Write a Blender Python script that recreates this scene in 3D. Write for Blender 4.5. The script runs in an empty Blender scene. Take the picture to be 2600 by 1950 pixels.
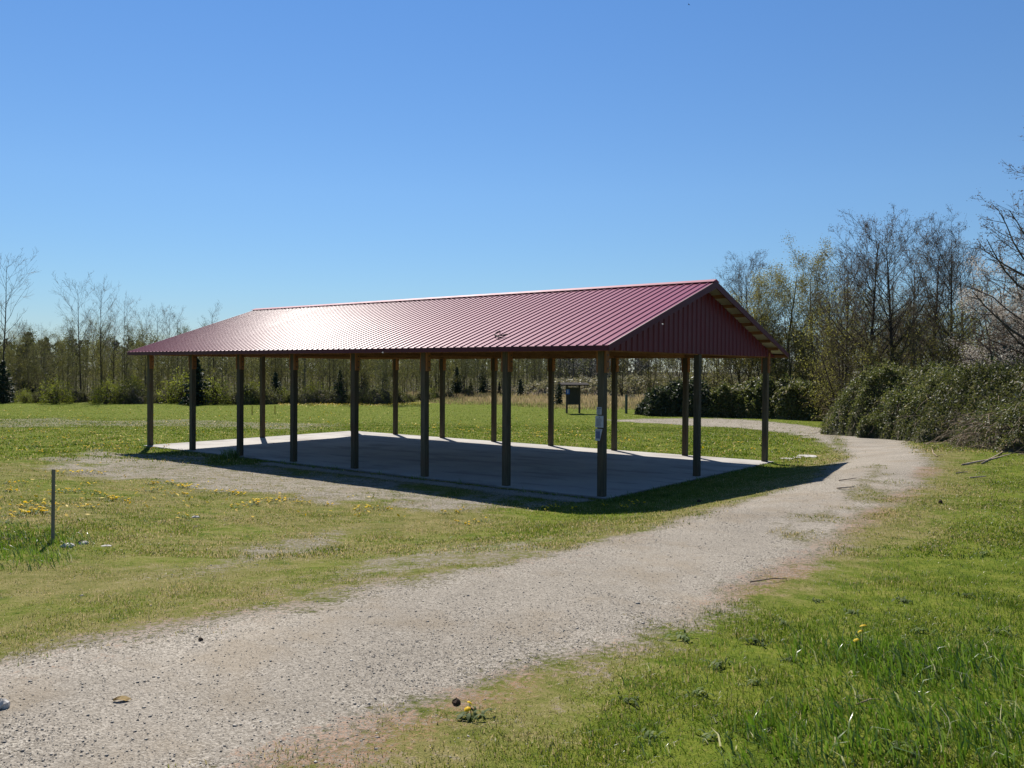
import bpy, math, random
import numpy as np
from mathutils import Matrix, Vector

random.seed(7)
rng = np.random.default_rng(7)
SC = bpy.context.scene
COL = SC.collection

# ------------------------------------------------------------------ camera model
F, PITCH, ROLL, CAMH = 2166.0, 0.0173, 0.0063, 2.5
cp, sp_ = math.cos(PITCH), math.sin(PITCH)
cr, sr = math.cos(ROLL), math.sin(ROLL)
R0, U0, FW = np.array([1., 0, 0]), np.array([0, sp_, cp]), np.array([0, cp, -sp_])
RV, UV = cr * R0 + sr * U0, cr * U0 - sr * R0
CAMP = np.array([0, 0, CAMH])

# shelter frame (metres)
SX0, SY0, TH = 1.789, 16.82, math.radians(142.17)
AL = np.array([math.cos(TH), math.sin(TH)])       # along the long side, away from the near corner
AC = np.array([-AL[1], AL[0]]); AC = AC if AC[1] > 0 else -AC
BAY, WID = 2.407, 8.48
LEN = 7 * BAY


def to_sh(x, y):
    dx, dy = x - SX0, y - SY0
    return dx * AL[0] + dy * AL[1], dx * AC[0] + dy * AC[1]


def sh(al, ac, z=0.0):
    return np.array([SX0 + AL[0] * al + AC[0] * ac, SY0 + AL[1] * al + AC[1] * ac, z])


def sst(a, b, t):
    t = np.clip((t - a) / (b - a), 0, 1)
    return t * t * (3 - 2 * t)


def vnoise(x, y, seed=0):
    xi, yi = np.floor(x), np.floor(y)
    fx, fy = x - xi, y - yi
    fx, fy = fx * fx * (3 - 2 * fx), fy * fy * (3 - 2 * fy)

    def h(a, b):
        v = np.sin(a * 127.1 + b * 311.7 + seed * 74.7) * 43758.5453
        return v - np.floor(v)
    return (h(xi, yi) * (1 - fx) + h(xi + 1, yi) * fx) * (1 - fy) + (h(xi, yi + 1) * (1 - fx) + h(xi + 1, yi + 1) * fx) * fy


def fbm(x, y, seed=0, octv=3):
    s, a, t = 0, .5, 0
    for i in range(octv):
        s = s + a * vnoise(x * 2 ** i, y * 2 ** i, seed + i * 3); t += a; a *= .5
    return s / t


def terrain(x, y):
    x, y = np.asarray(x, float), np.asarray(y, float)
    al, ac = to_sh(x, y)
    zr = .47 * sst(.3, 4.5, -al) * (1 - .55 * sst(9, 20, ac))
    zf = .72 * sst(1.5, 14, -ac)
    z = zr + zf - zr * zf
    z = z - .95 * sst(29, 58, y + .1 * x)
    bump = (fbm(x * .55, y * .55, 3) - .5) * .05
    inside = sst(-1.0, .2, np.minimum(np.minimum(al + .4, LEN + .4 - al), np.minimum(ac + .4, WID + .4 - ac)))
    return z - .022 + bump * (1 - inside) - .01 * inside


def px(u, v, it=40):
    """full-resolution photo pixel -> point on the terrain"""
    d = FW + RV * ((u - 1300) / F) - UV * ((v - 975) / F)
    t = np.linspace(2, 400, 4000)
    P = CAMP[None] + d[None] * t[:, None]
    b = P[:, 2] < terrain(P[:, 0], P[:, 1])
    i = int(np.argmax(b)) if b.any() else len(t) - 1
    lo, hi = t[max(i - 1, 0)], t[i]
    for _ in range(20):
        m = (lo + hi) / 2
        p = CAMP + d * m
        if p[2] < terrain(p[0], p[1]): hi = m
        else: lo = m
    return CAMP + d * hi


K = 2600 / 2212


def pd(u, v):
    return px(u * K, v * K)


def at_depth(u, v, D):
    """photo pixel at ground distance y=D"""
    d = FW + RV * ((u - 1300) / F) - UV * ((v - 975) / F)
    return CAMP + d * (D / d[1])


# ------------------------------------------------------------------ mesh helpers
def tag(o, label=None, cat=None, group=None, kind=None):
    if label: o['label'] = label
    if cat: o['category'] = cat
    if group: o['group'] = group
    if kind: o['kind'] = kind
    return o


def np_mesh(name, V, faces_by_n, smooth=False, attrs=None):
    """faces_by_n: list of int arrays (k,n)"""
    me = bpy.data.meshes.new(name)
    V = np.asarray(V, np.float32)
    me.vertices.add(len(V)); me.vertices.foreach_set('co', V.ravel())
    loops, starts, tot, c = [], [], [], 0
    for Fa in faces_by_n:
        Fa = np.asarray(Fa, np.int32)
        if Fa.size == 0: continue
        k, n = Fa.shape
        loops.append(Fa.ravel()); starts.append(c + np.arange(k) * n); tot.append(np.full(k, n)); c += k * n
    loops = np.concatenate(loops).astype(np.int32); starts = np.concatenate(starts).astype(np.int32)
    me.loops.add(len(loops)); me.loops.foreach_set('vertex_index', loops)
    me.polygons.add(len(starts)); me.polygons.foreach_set('loop_start', starts)
    if smooth: me.polygons.foreach_set('use_smooth', np.ones(len(starts), bool))
    for k, a in (attrs or {}).items():
        at = me.attributes.new(k, 'FLOAT', 'POINT'); at.data.foreach_set('value', np.asarray(a, np.float32))
    me.update(calc_edges=True); me.validate()
    return me


def link(name, me, mat=None, parent=None, loc=None):
    o = bpy.data.objects.new(name, me)
    COL.objects.link(o)
    if mat is not None and not me.materials: me.materials.append(mat)
    if parent is not None: o.parent = parent
    if loc is not None: o.location = loc
    return o


def empty(name, loc, rz=0.0):
    o = bpy.data.objects.new(name, None); COL.objects.link(o)
    o.location = loc; o.rotation_euler = (0, 0, rz); o.empty_display_size = .2
    return o


def copy_tree(o, parent=None):
    c = o.copy(); COL.objects.link(c); c.parent = parent
    for ch in list(o.children): copy_tree(ch, c)
    return c


class MB:
    def __init__(s): s.v, s.f = [], []

    def add(s, vs, fs):
        b = len(s.v); s.v += [tuple(map(float, p)) for p in vs]; s.f += [tuple(i + b for i in f) for f in fs]
        return s

    def box(s, c, size, M=None):
        x, y, z = size[0] / 2, size[1] / 2, size[2] / 2
        vs = [(-x, -y, -z), (x, -y, -z), (x, y, -z), (-x, y, -z), (-x, -y, z), (x, -y, z), (x, y, z), (-x, y, z)]
        if M is not None: vs = [tuple(M @ Vector(p)) for p in vs]
        vs = [(p[0] + c[0], p[1] + c[1], p[2] + c[2]) for p in vs]
        return s.add(vs, [(0, 3, 2, 1), (4, 5, 6, 7), (0, 1, 5, 4), (1, 2, 6, 5), (2, 3, 7, 6), (3, 0, 4, 7)])

    def beam(s, p, q, w, h, up=(0, 0, 1)):
        p, q = Vector(p), Vector(q); d = (q - p).normalized()
        r = d.cross(Vector(up)).normalized(); u = r.cross(d).normalized()
        vs = []
        for e in (p, q):
            for a, b in ((-1, -1), (1, -1), (1, 1), (-1, 1)):
                vs.append(e + r * (a * w / 2) + u * (b * h / 2))
        return s.add(vs, [(0, 3, 2, 1), (4, 5, 6, 7), (0, 1, 5, 4), (1, 2, 6, 5), (2, 3, 7, 6), (3, 0, 4, 7)])

    def tube(s, pts, rad, n=6):
        pts = [Vector(p) for p in pts]
        rings = []
        for i, p in enumerate(pts):
            d = (pts[min(i + 1, len(pts) - 1)] - pts[max(i - 1, 0)]).normalized()
            r = d.cross(Vector((.31, .2, 1)) if abs(d.z) < .9 else Vector((1, .2, 0))).normalized(); u = r.cross(d)
            R = rad[i] if hasattr(rad, '__len__') else rad
            rings.append([p + r * (R * math.cos(2 * math.pi * k / n)) + u * (R * math.sin(2 * math.pi * k / n)) for k in range(n)])
        vs = [v for ring in rings for v in ring]; fs = []
        for i in range(len(pts) - 1):
            for k in range(n):
                fs.append((i * n + k, i * n + (k + 1) % n, (i + 1) * n + (k + 1) % n, (i + 1) * n + k))
        fs.append(tuple(range(n))[::-1]); fs.append(tuple((len(pts) - 1) * n + k for k in range(n)))
        return s.add(vs, fs)

    def build(s, name, mat, parent=None, bevel=0, smooth=False):
        me = bpy.data.meshes.new(name); me.from_pydata(s.v, [], s.f); me.validate(); me.update()
        if smooth:
            for p in me.polygons: p.use_smooth = True
        o = link(name, me, mat, parent)
        if bevel:
            m = o.modifiers.new('bevel', 'BEVEL'); m.width = bevel; m.segments = 2; m.limit_method = 'ANGLE'
        return o


# ------------------------------------------------------------------ node helpers
class NT:
    def __init__(s, name):
        s.m = bpy.data.materials.new(name); s.m.use_nodes = True
        s.t = s.m.node_tree; s.t.nodes.clear()
        s.out = s.n('ShaderNodeOutputMaterial')

    def n(s, typ, **kw):
        nd = s.t.nodes.new(typ)
        for k, v in kw.items():
            if k.startswith('i_'):
                key = k[2:].replace('_', ' ')
                sock = nd.inputs[int(key)] if key.isdigit() else nd.inputs[key]
                s.put(sock, v)
            else: setattr(nd, k, v)
        return nd

    def put(s, sock, v):
        if isinstance(v, bpy.types.NodeSocket): s.t.links.new(v, sock)
        elif isinstance(v, tuple) and len(v) == 3 and sock.type == 'RGBA': sock.default_value = (*v, 1)
        else: sock.default_value = v

    def coord(s, which='Object'): return s.n('ShaderNodeTexCoord').outputs[which]

    def pos(s): return s.n('ShaderNodeNewGeometry').outputs['Position']

    def attr(s, name): return s.n('ShaderNodeAttribute', attribute_name=name).outputs['Fac']

    def mapping(s, vec, scale=(1, 1, 1)):
        nd = s.n('ShaderNodeMapping'); s.put(nd.inputs['Vector'], vec); nd.inputs['Scale'].default_value = scale
        return nd.outputs[0]

    def noise(s, vec, scale, detail=4, rough=.55):
        nd = s.n('ShaderNodeTexNoise'); s.put(nd.inputs['Vector'], vec)
        nd.inputs['Scale'].default_value = scale; nd.inputs['Detail'].default_value = detail; nd.inputs['Roughness'].default_value = rough
        return nd.outputs[0]

    def vor(s, vec, scale, out='Distance', feature='F1', rnd=1):
        nd = s.n('ShaderNodeTexVoronoi', feature=feature); s.put(nd.inputs['Vector'], vec)
        nd.inputs['Scale'].default_value = scale; nd.inputs['Randomness'].default_value = rnd
        return nd.outputs[out]

    def math(s, op, a, b=0.0, clamp=False):
        nd = s.n('ShaderNodeMath', operation=op, use_clamp=clamp); s.put(nd.inputs[0], a); s.put(nd.inputs[1], b)
        return nd.outputs[0]

    def ramp(s, fac, stops, interp='LINEAR'):
        nd = s.n('ShaderNodeValToRGB'); s.put(nd.inputs[0], fac); cr_ = nd.color_ramp; cr_.interpolation = interp
        while len(cr_.elements) < len(stops): cr_.elements.new(.5)
        for e, (p, c) in zip(cr_.elements, stops):
            e.position = p; e.color = (*c, 1) if len(c) == 3 else c
        return nd.outputs[0]

    def step(s, fac, a, b):
        nd = s.n('ShaderNodeMapRange', interpolation_type='SMOOTHSTEP'); s.put(nd.inputs[0], fac)
        nd.inputs[1].default_value = a; nd.inputs[2].default_value = b
        return nd.outputs[0]

    def mix(s, fac, a, b, blend='MIX'):
        nd = s.n('ShaderNodeMix', data_type='RGBA', blend_type=blend)
        s.put(nd.inputs[0], fac); s.put(nd.inputs[6], a); s.put(nd.inputs[7], b)
        return nd.outputs[2]

    def bump(s, h, dist=.02, strength=1.0):
        nd = s.n('ShaderNodeBump'); s.put(nd.inputs['Height'], h); nd.inputs['Distance'].default_value = dist; nd.inputs['Strength'].default_value = strength
        return nd.outputs[0]

    def bsdf(s, color, rough=.8, spec=.3, metal=0, normal=None, **kw):
        nd = s.n('ShaderNodeBsdfPrincipled'); s.put(nd.inputs['Base Color'], color); s.put(nd.inputs['Roughness'], rough)
        nd.inputs['Specular IOR Level'].default_value = spec; nd.inputs['Metallic'].default_value = metal
        if normal is not None: s.put(nd.inputs['Normal'], normal)
        for k, v in kw.items(): s.put(nd.inputs[k.replace('_', ' ')], v)
        return nd.outputs[0]

    def done(s, sh_):
        s.t.links.new(sh_, s.out.inputs[0]); return s.m


def hsv(g, col, h=.5, s_=1., v=1.):
    nd = g.n('ShaderNodeHueSaturation'); g.put(nd.inputs['Color'], col)
    g.put(nd.inputs['Hue'], h); g.put(nd.inputs['Saturation'], s_); g.put(nd.inputs['Value'], v)
    return nd.outputs[0]


# ------------------------------------------------------------------ materials
def mat_leaf(name, stops, trans=.45, rough=.5, spec=.3, tcol=1.25):
    """thin leaf: random tint per leaf (attribute r), light passes through"""
    g = NT(name)
    c = g.ramp(g.attr('r'), stops)
    oi = g.n('ShaderNodeObjectInfo').outputs['Random']
    v = g.math('ADD', g.math('MULTIPLY', oi, .5), .75)
    c = hsv(g, c, .5, 1., v)
    b = g.bsdf(c, rough, spec)
    tr = g.n('ShaderNodeBsdfTranslucent'); g.put(tr.inputs[0], hsv(g, c, .495, 1.1, tcol))
    mx = g.n('ShaderNodeMixShader'); mx.inputs[0].default_value = trans
    g.t.links.new(b, mx.inputs[1]); g.t.links.new(tr.outputs[0], mx.inputs[2])
    return g.done(mx.outputs[0])


def mat_bark(name, c1, c2, scale=12):
    g = NT(name); p = g.coord()
    n = g.noise(g.mapping(p, (1, 1, .25)), scale, 5, .65)
    oi = g.n('ShaderNodeObjectInfo').outputs['Random']
    c = hsv(g, g.mix(g.step(n, .35, .68), c1, c2), .5, 1., g.math('ADD', g.math('MULTIPLY', oi, .4), .8))
    return g.done(g.bsdf(c, .9, .15, normal=g.bump(n, .02, .8)))


def mat_wood(name, c1, c2, c3, axis='z', scale=1.0, knots=True):
    g = NT(name); p = g.coord()
    oi = g.n('ShaderNodeObjectInfo').outputs['Random']
    off = g.n('ShaderNodeVectorMath', operation='ADD'); g.put(off.inputs[0], p)
    cmb = g.n('ShaderNodeCombineXYZ'); g.put(cmb.inputs[0], g.math('MULTIPLY', oi, 7.)); g.put(cmb.inputs[2], g.math('MULTIPLY', oi, 31.))
    g.put(off.inputs[1], cmb.outputs[0]); p = off.outputs[0]
    sc_ = {'z': (1, 1, .06), 'x': (.06, 1, 1), 'y': (1, .06, 1)}[axis]
    n = g.noise(g.mapping(p, sc_), 38 * scale, 5, .6)
    n2 = g.noise(p, 1.6 * scale, 3)
    c = g.mix(g.step(n, .3, .7), c1, c2)
    c = g.mix(g.math('MULTIPLY', g.step(n2, .42, .75), .7), c, c3)
    c = hsv(g, c, .5, 1., g.math('ADD', g.math('MULTIPLY', oi, .35), .82))
    return g.done(g.bsdf(c, .82, .2, normal=g.bump(n, .006, .7)))


def mat_plain(name, c, rough=.6, spec=.3, var=.12, scale=8, metal=0, bump=0.0):
    g = NT(name); p = g.coord(); n = g.noise(p, scale, 5, .6)
    col = hsv(g, c, .5, 1., g.math('ADD', g.math('MULTIPLY', n, 2 * var), 1 - var))
    r = g.math('ADD', g.math('MULTIPLY', n, .15), rough - .07)
    return g.done(g.bsdf(col, r, spec, metal, normal=g.bump(n, .01, bump) if bump else None))


def make_roof_mat():
    g = NT('painted_steel_roof'); p = g.coord()
    n = g.noise(p, .7, 4, .6); n2 = g.noise(g.mapping(p, (1, .05, .05)), 3.1, 4, .6); n3 = g.noise(p, 24, 4, .6)
    c = g.mix(n, (.205, .022, .060), (.25, .034, .080))
    c = g.mix(g.math('MULTIPLY', g.step(n3, .5, .8), .25), c, (.34, .14, .17))
    r = g.math('ADD', g.math('MULTIPLY', n2, .10), g.math('ADD', g.math('MULTIPLY', n3, .06), .38))
    cb = g.n('ShaderNodeCombineXYZ'); cb.inputs[0].default_value = AL[0]; cb.inputs[1].default_value = AL[1]
    return g.done(g.bsdf(c, r, .29, normal=g.bump(g.noise(p, 1.1, 3), .014, .3), Anisotropic=.88, Tangent=cb.outputs[0], Coat_Weight=.2, Coat_Roughness=.5))


MAT = {}


def build_materials():
    M = MAT
    M['roof'] = make_roof_mat()
    M['cap'] = mat_plain('burgundy_ridge_steel', (.26, .05, .09), .6, .2, .12, 3)
    M['trim'] = mat_plain('burgundy_trim', (.070, .008, .017), .5, .3, .15, 3)
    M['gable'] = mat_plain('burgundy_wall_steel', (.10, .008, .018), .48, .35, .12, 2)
    M['underside'] = mat_plain('roof_underside', (.36, .34, .28), .7, .2, .15, 3)
    M['post'] = mat_wood('treated_post_wood', (.055, .050, .034), (.105, .092, .060), (.09, .055, .034))
    M['block'] = mat_wood('orange_fir_block', (.24, .105, .04), (.32, .155, .062), (.19, .075, .03))
    M['beamw'] = mat_wood('fir_beam', (.20, .095, .040), (.28, .14, .06), (.14, .06, .028), 'x')
    M['bolt'] = mat_plain('dark_bolt', (.03, .025, .022), .5, .5)
    g = NT('concrete'); p = g.coord()
    n = g.noise(p, .55, 6, .6); n2 = g.noise(p, 14, 5, .7); n3 = g.noise(g.mapping(p, (.35, 1, 1)), 1.4, 5, .6)
    c = g.mix(g.step(n, .3, .7), (.32, .295, .27), (.41, .385, .35))
    c = g.mix(g.math('MULTIPLY', g.step(n3, .48, .64), .6), c, (.20, .175, .155))
    c = g.mix(g.math('MULTIPLY', g.step(n2, .55, .8), .3), c, (.28, .26, .24))
    sx = g.n('ShaderNodeSeparateXYZ'); g.put(sx.inputs[0], p)
    for ax, per, off in ((0, 2.84, .2), (1, 4.4, .14)):
        q = g.math('ABSOLUTE', g.math('SUBTRACT', g.math('FRACT', g.math('DIVIDE', g.math('ADD', sx.outputs[ax], off), per)), .5))
        c = g.mix(g.math('MULTIPLY', g.step(q, .4975, .4995), .6), c, (.10, .09, .085))
    M['concrete'] = g.done(g.bsdf(c, .86, .25, normal=g.bump(n2, .004, .5)))
    M['bark_dark'] = mat_bark('dark_bark', (.045, .038, .030), (.10, .085, .068))
    M['bark_grey'] = mat_bark('grey_bark', (.075, .07, .055), (.15, .14, .115))
    M['bark_brown'] = mat_bark('brown_bark', (.050, .040, .027), (.095, .075, .050))
    M['twig_dark'] = mat_bark('dark_twig', (.085, .066, .050), (.16, .125, .095))
    M['twig_pale'] = mat_bark('pale_twig', (.20, .17, .14), (.34, .30, .25))
    M['twig_brown'] = mat_bark('brown_twig', (.095, .078, .042), (.17, .14, .08))
    M['cane'] = mat_bark('dead_cane', (.24, .17, .12), (.46, .37, .28))
    M['cane_dark'] = mat_bark('bramble_cane', (.06, .045, .035), (.13, .09, .07))
    M['core'] = mat_bark('light_blocker', (.045, .045, .022), (.085, .078, .04), 5)  # dark surface of the mounds added inside bushes to block light
    M['core_brown'] = mat_bark('brown_light_blocker', (.08, .06, .04), (.15, .11, .075), 5)  # brown version for the added light-blocking mounds
    M['needle'] = mat_leaf('spruce_needles', [(0, (.010, .022, .012)), (.6, (.022, .042, .022)), (1, (.05, .075, .045))], .15, .6)
    M['leaf_bud'] = mat_leaf('spring_buds', [(0, (.10, .10, .022)), (.5, (.17, .17, .04)), (1, (.26, .24, .08))], .5, .6)
    M['leaf_yellow'] = mat_leaf('young_yellow_leaves', [(0, (.10, .09, .022)), (.5, (.155, .145, .042)), (1, (.24, .215, .085))], .5, .6)
    M['leaf_olive'] = mat_leaf('olive_buds', [(0, (.052, .060, .018)), (.5, (.098, .106, .034)), (1, (.18, .175, .07))], .45, .6)
    M['leaf_green'] = mat_leaf('fresh_green_leaves', [(0, (.075, .095, .012)), (.5, (.14, .165, .026)), (1, (.24, .25, .06))], .5, .6)
    M['leaf_bramble'] = mat_leaf('bramble_leaves', [(0, (.036, .052, .015)), (.45, (.080, .093, .028)), (.8, (.14, .142, .05)), (.94, (.20, .175, .085)), (1, (.34, .30, .21))], .45, .5, .3)
    M['leaf_bramble_dark'] = mat_leaf('dark_bramble_leaves', [(0, (.020, .034, .014)), (.6, (.055, .075, .030)), (.92, (.11, .12, .05)), (1, (.25, .24, .18))], .3, .5, .35)
    M['leaf_bramble_far'] = mat_leaf('far_bramble_leaves', [(0, (.10, .10, .05)), (.5, (.17, .16, .085)), (1, (.28, .24, .16))], .4, .5)
    M['catkin'] = mat_leaf('alder_catkins', [(0, (.07, .045, .035)), (.6, (.12, .085, .06)), (1, (.20, .16, .10))], .2, .8)
    M['blossom'] = mat_leaf('white_blossom', [(0, (.36, .30, .25)), (.4, (.58, .52, .44)), (1, (.8, .76, .69))], .4, .7, .2, 1.0)
    M['far_tree'] = mat_leaf('far_grey_trees', [(0, (.05, .05, .042)), (.5, (.085, .08, .068)), (1, (.13, .115, .095))], .2, .9)
    M['far_conifer'] = mat_leaf('far_conifers', [(0, (.018, .028, .026)), (1, (.035, .05, .045))], .1, .9)
    M['grass'] = mat_leaf('grass_blades', [(0, (.034, .070, .008)), (.35, (.076, .115, .014)), (.6, (.130, .152, .026)), (.78, (.215, .188, .072)), (1, (.39, .32, .18))], .5, .42, .45, 1.25)
    M['tall_grass'] = mat_leaf('tall_grass_blades', [(0, (.05, .10, .014)), (.5, (.085, .15, .022)), (.8, (.16, .22, .055)), (1, (.42, .40, .24))], .45, .3, .6, 1.25)
    M['dry_grass'] = mat_leaf('dry_meadow_grass', [(0, (.10, .12, .035)), (.4, (.24, .19, .10)), (1, (.42, .34, .21))], .4, .6)
    M['petal'] = mat_leaf('dandelion_petals', [(0, (.72, .45, .01)), (1, (.85, .62, .02))], .3, .6, .2, 1.0)
    M['weed_leaf'] = mat_leaf('weed_leaves', [(0, (.06, .09, .018)), (.6, (.10, .14, .036)), (1, (.16, .19, .07))], .35, .65, .15)
    M['stone'] = mat_plain('pale_stone', (.46, .43, .39), .85, .2, .25, 20, bump=.4)
    M['dark_stone'] = mat_plain('dark_clod', (.045, .03, .022), .9, .1, .3, 30)
    M['stakew'] = mat_wood('grey_stake_wood', (.13, .115, .085), (.21, .19, .15), (.16, .13, .09))
    M['stakey'] = mat_plain('yellow_stake_wood', (.55, .40, .07), .8, .2, .2, 15)
    M['bollardw'] = mat_wood('green_grey_bollard', (.06, .085, .07), (.10, .125, .105), (.07, .08, .06))
    M['kioskw'] = mat_wood('dark_kiosk_wood', (.05, .045, .035), (.085, .075, .06), (.06, .045, .03))
    M['kioskroof'] = mat_plain('dark_shingle_roof', (.030, .024, .020), .9, .15, .3, 14, bump=.5)
    M['kioskpanel'] = mat_plain('dark_board', (.048, .046, .038), .8, .2, .25, 5)
    M['bluesign'] = mat_plain('blue_sign', (.02, .10, .42), .5, .4, .1, 6)
    M['white'] = mat_plain('white_paint', (.75, .76, .78), .6, .3, .06, 8)
    M['paper'] = mat_plain('white_paper', (.40, .42, .46), .6, .3, .06, 12)
    M['ink'] = mat_plain('grey_print', (.12, .13, .16), .7, .2, .1, 12)
    M['inkblue'] = mat_plain('blue_grey_picture', (.10, .12, .22), .6, .3, .25, 30)
    M['leafbrown'] = mat_plain('dry_brown_leaf', (.42, .28, .10), .7, .3, .25, 60)
    M['bird'] = mat_plain('dark_plumage', (.03, .04, .07), .7, .2, .1, 20)
    M['palebird'] = mat_plain('pale_wings', (.75, .72, .72), .6, .2, .05, 20)
    # gravel stones: grey / tan chips
    g = NT('gravel_chips')
    c = g.ramp(g.attr('r'), [(0, (.12, .108, .092)), (.2, (.235, .208, .175)), (.55, (.325, .29, .243)), (.85, (.41, .365, .30)), (1, (.58, .53, .45))])
    M['chips'] = g.done(g.bsdf(c, .85, .25))
    # ground
    g = NT('ground_soil_grass_gravel'); p = g.pos()
    gv, dry, red, lush = g.attr('gravel'), g.attr('dry'), g.attr('red'), g.attr('lush')
    n1 = g.noise(p, .5, 5, .6); n2 = g.noise(p, 3.2, 5, .65); n3 = g.noise(p, 22, 5, .7); n4 = g.noise(p, 95, 3, .7)
    # turf
    tn = g.math('ADD', g.math('MULTIPLY', n2, .55), g.math('MULTIPLY', n3, .45))
    tn = g.math('ADD', tn, g.math('MULTIPLY', g.math('SUBTRACT', n4, .5), .35))
    turf = g.ramp(tn, [(.28, (.026, .048, .006)), (.44, (.082, .114, .013)), (.56, (.138, .157, .023)), (.7, (.21, .185, .058))])
    dryc = g.ramp(tn, [(.28, (.050, .052, .012)), (.42, (.125, .122, .034)), (.58, (.19, .165, .065)), (.76, (.30, .25, .14))])
    dm = g.step(g.math('ADD', dry, g.math('MULTIPLY', g.math('SUBTRACT', n2, .5), .9)), .3, .75)
    turf = g.mix(dm, turf, dryc)
    # gravel
    vd = g.vor(p, 105, 'Color'); sep = g.n('ShaderNodeSeparateColor'); g.put(sep.inputs[0], vd)
    vr = sep.outputs[0]
    chips = g.ramp(vr, [(0, (.11, .096, .078)), (.3, (.21, .185, .15)), (.6, (.31, .275, .225)), (1, (.45, .405, .34))])
    fines = g.mix(n3, (.245, .215, .175), (.345, .308, .256))
    fines = g.mix(g.math('MULTIPLY', g.step(g.vor(p, 160, 'Distance'), .25, .5), .35), fines, (.17, .145, .115))
    fines = g.mix(.5, fines, chips)
    gcol = g.mix(g.step(g.math('ADD', n2, g.math('MULTIPLY', g.attr('track'), .22)), .40, .66), chips, fines)
    gcol = g.mix(g.math('MULTIPLY', g.step(g.noise(p, 1.1, 4, .6), .48, .66), .5), gcol, (.24, .195, .14))
    gcol = hsv(g, gcol, .5, 1., g.math('ADD', g.math('MULTIPLY', n1, .7), .66))
    gcol = hsv(g, gcol, .5, 1., g.math('ADD', g.math('MULTIPLY', n4, .7), .65))
    soil = g.ramp(n3, [(.3, (.10, .088, .062)), (.7, (.24, .208, .155))])
    gm = g.math('ADD', gv, g.math('ADD', g.math('MULTIPLY', g.math('SUBTRACT', n2, .5), .75), g.math('MULTIPLY', g.math('SUBTRACT', n3, .5), 1.1)))
    col = g.mix(g.step(gm, .22, .46), turf, soil)
    col = g.mix(g.step(gm, .36, .58), col, gcol)
    # reddish moss / sorrel along the verge
    rm = g.step(g.math('ADD', red, g.math('ADD', g.math('MULTIPLY', g.math('SUBTRACT', n2, .5), 1.0), g.math('MULTIPLY', g.math('SUBTRACT', n3, .5), 1.5))), .45, .75)
    rm = g.math('MULTIPLY', rm, g.step(vr, .25, .6))
    col = g.mix(g.math('MULTIPLY', rm, .58), col, g.mix(n3, (.19, .085, .045), (.34, .19, .11)))
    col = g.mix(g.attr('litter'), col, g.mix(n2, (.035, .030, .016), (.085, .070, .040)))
    h = g.math('ADD', g.math('MULTIPLY', g.vor(p, 105), .5), g.math('ADD', g.math('MULTIPLY', n4, .6), n3))
    M['ground'] = g.done(g.bsdf(col, .95, .03, normal=g.bump(h, .012, .7)))
    M['hill'] = mat_plain('far_hill', (.03, .045, .04), .95, .05, .3, .05)


build_materials()


# ------------------------------------------------------------------ regions of the ground
def poly(pts): return np.array([pd(u, v)[:2] for u, v in pts])


def sdf(P, x, y):
    """signed distance to polygon, positive inside"""
    d = np.full(x.shape, 1e9); ins = np.zeros(x.shape, bool)
    n = len(P)
    for i in range(n):
        a, b = P[i], P[(i + 1) % n]
        e = b - a; wx, wy = x - a[0], y - a[1]
        t = np.clip((wx * e[0] + wy * e[1]) / (e @ e + 1e-12), 0, 1)
        d = np.minimum(d, np.hypot(wx - t * e[0], wy - t * e[1]))
        c = ((a[1] <= y) & (b[1] > y)) | ((b[1] <= y) & (a[1] > y))
        xi = a[0] + (y - a[1]) / (e[1] if abs(e[1]) > 1e-9 else 1e-9) * e[0]
        ins ^= c & (x < xi)
    return np.where(ins, d, -d)


def pdist(L, x, y):
    d = np.full(x.shape, 1e9)
    for a, b in zip(L[:-1], L[1:]):
        e = b - a; wx, wy = x - a[0], y - a[1]
        t = np.clip((wx * e[0] + wy * e[1]) / (e @ e + 1e-12), 0, 1)
        d = np.minimum(d, np.hypot(wx - t * e[0], wy - t * e[1]))
    return d


P_UP = [(-250, 1470), (0, 1432), (150, 1405), (300, 1372), (480, 1335), (640, 1298), (800, 1265), (950, 1246), (1100, 1222), (1250, 1186), (1400, 1142),
        (1550, 1098), (1680, 1062), (1755, 1040), (1800, 1005), (1836, 985), (1822, 955), (1796, 928)]
P_LO = [(1860, 922), (1935, 945), (1985, 972), (2008, 1010), (1968, 1060), (1885, 1112), (1790, 1172), (1700, 1232), (1600, 1280), (1450, 1338), (1300, 1398),
        (1150, 1452), (1000, 1518), (850, 1565), (700, 1615), (560, 1680), (300, 1800), (-250, 2050)]
PATH = poly(P_UP + P_LO)
TRAIL = poly([(1796, 926), (1700, 913), (1600, 905), (1480, 902), (1370, 904), (1290, 908), (1380, 914), (1480, 919), (1600, 926), (1700, 938), (1770, 958), (1838, 988), (1822, 955)])
STRIP = poly([(95, 992), (200, 970), (330, 982), (440, 985), (520, 1000), (640, 1012), (770, 1030), (920, 1050), (1100, 1070), (1290, 1082), (1300, 1096), (1200, 1106), (1000, 1104),
              (820, 1092), (640, 1078), (480, 1062), (330, 1050), (200, 1038), (100, 1015)])
PATCH = poly([(330, 1225), (480, 1180), (620, 1150), (760, 1140), (800, 1165), (700, 1195), (560, 1225), (420, 1245)])
PATCH2 = poly([(540, 1265), (700, 1210), (900, 1180), (1080, 1160), (1250, 1150), (1300, 1175), (1120, 1222), (950, 1250), (780, 1270), (620, 1300)])
DIRT = poly([(-60, 905), (130, 902), (260, 908), (420, 905), (560, 912), (760, 915), (700, 930), (560, 930), (420, 922), (250, 920), (100, 922), (-60, 925)])
STONY = poly([(1600, 1065), (1760, 1035), (1800, 1000), (1860, 985), (1900, 1000), (1840, 1050), (1700, 1090), (1600, 1110)])
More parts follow.
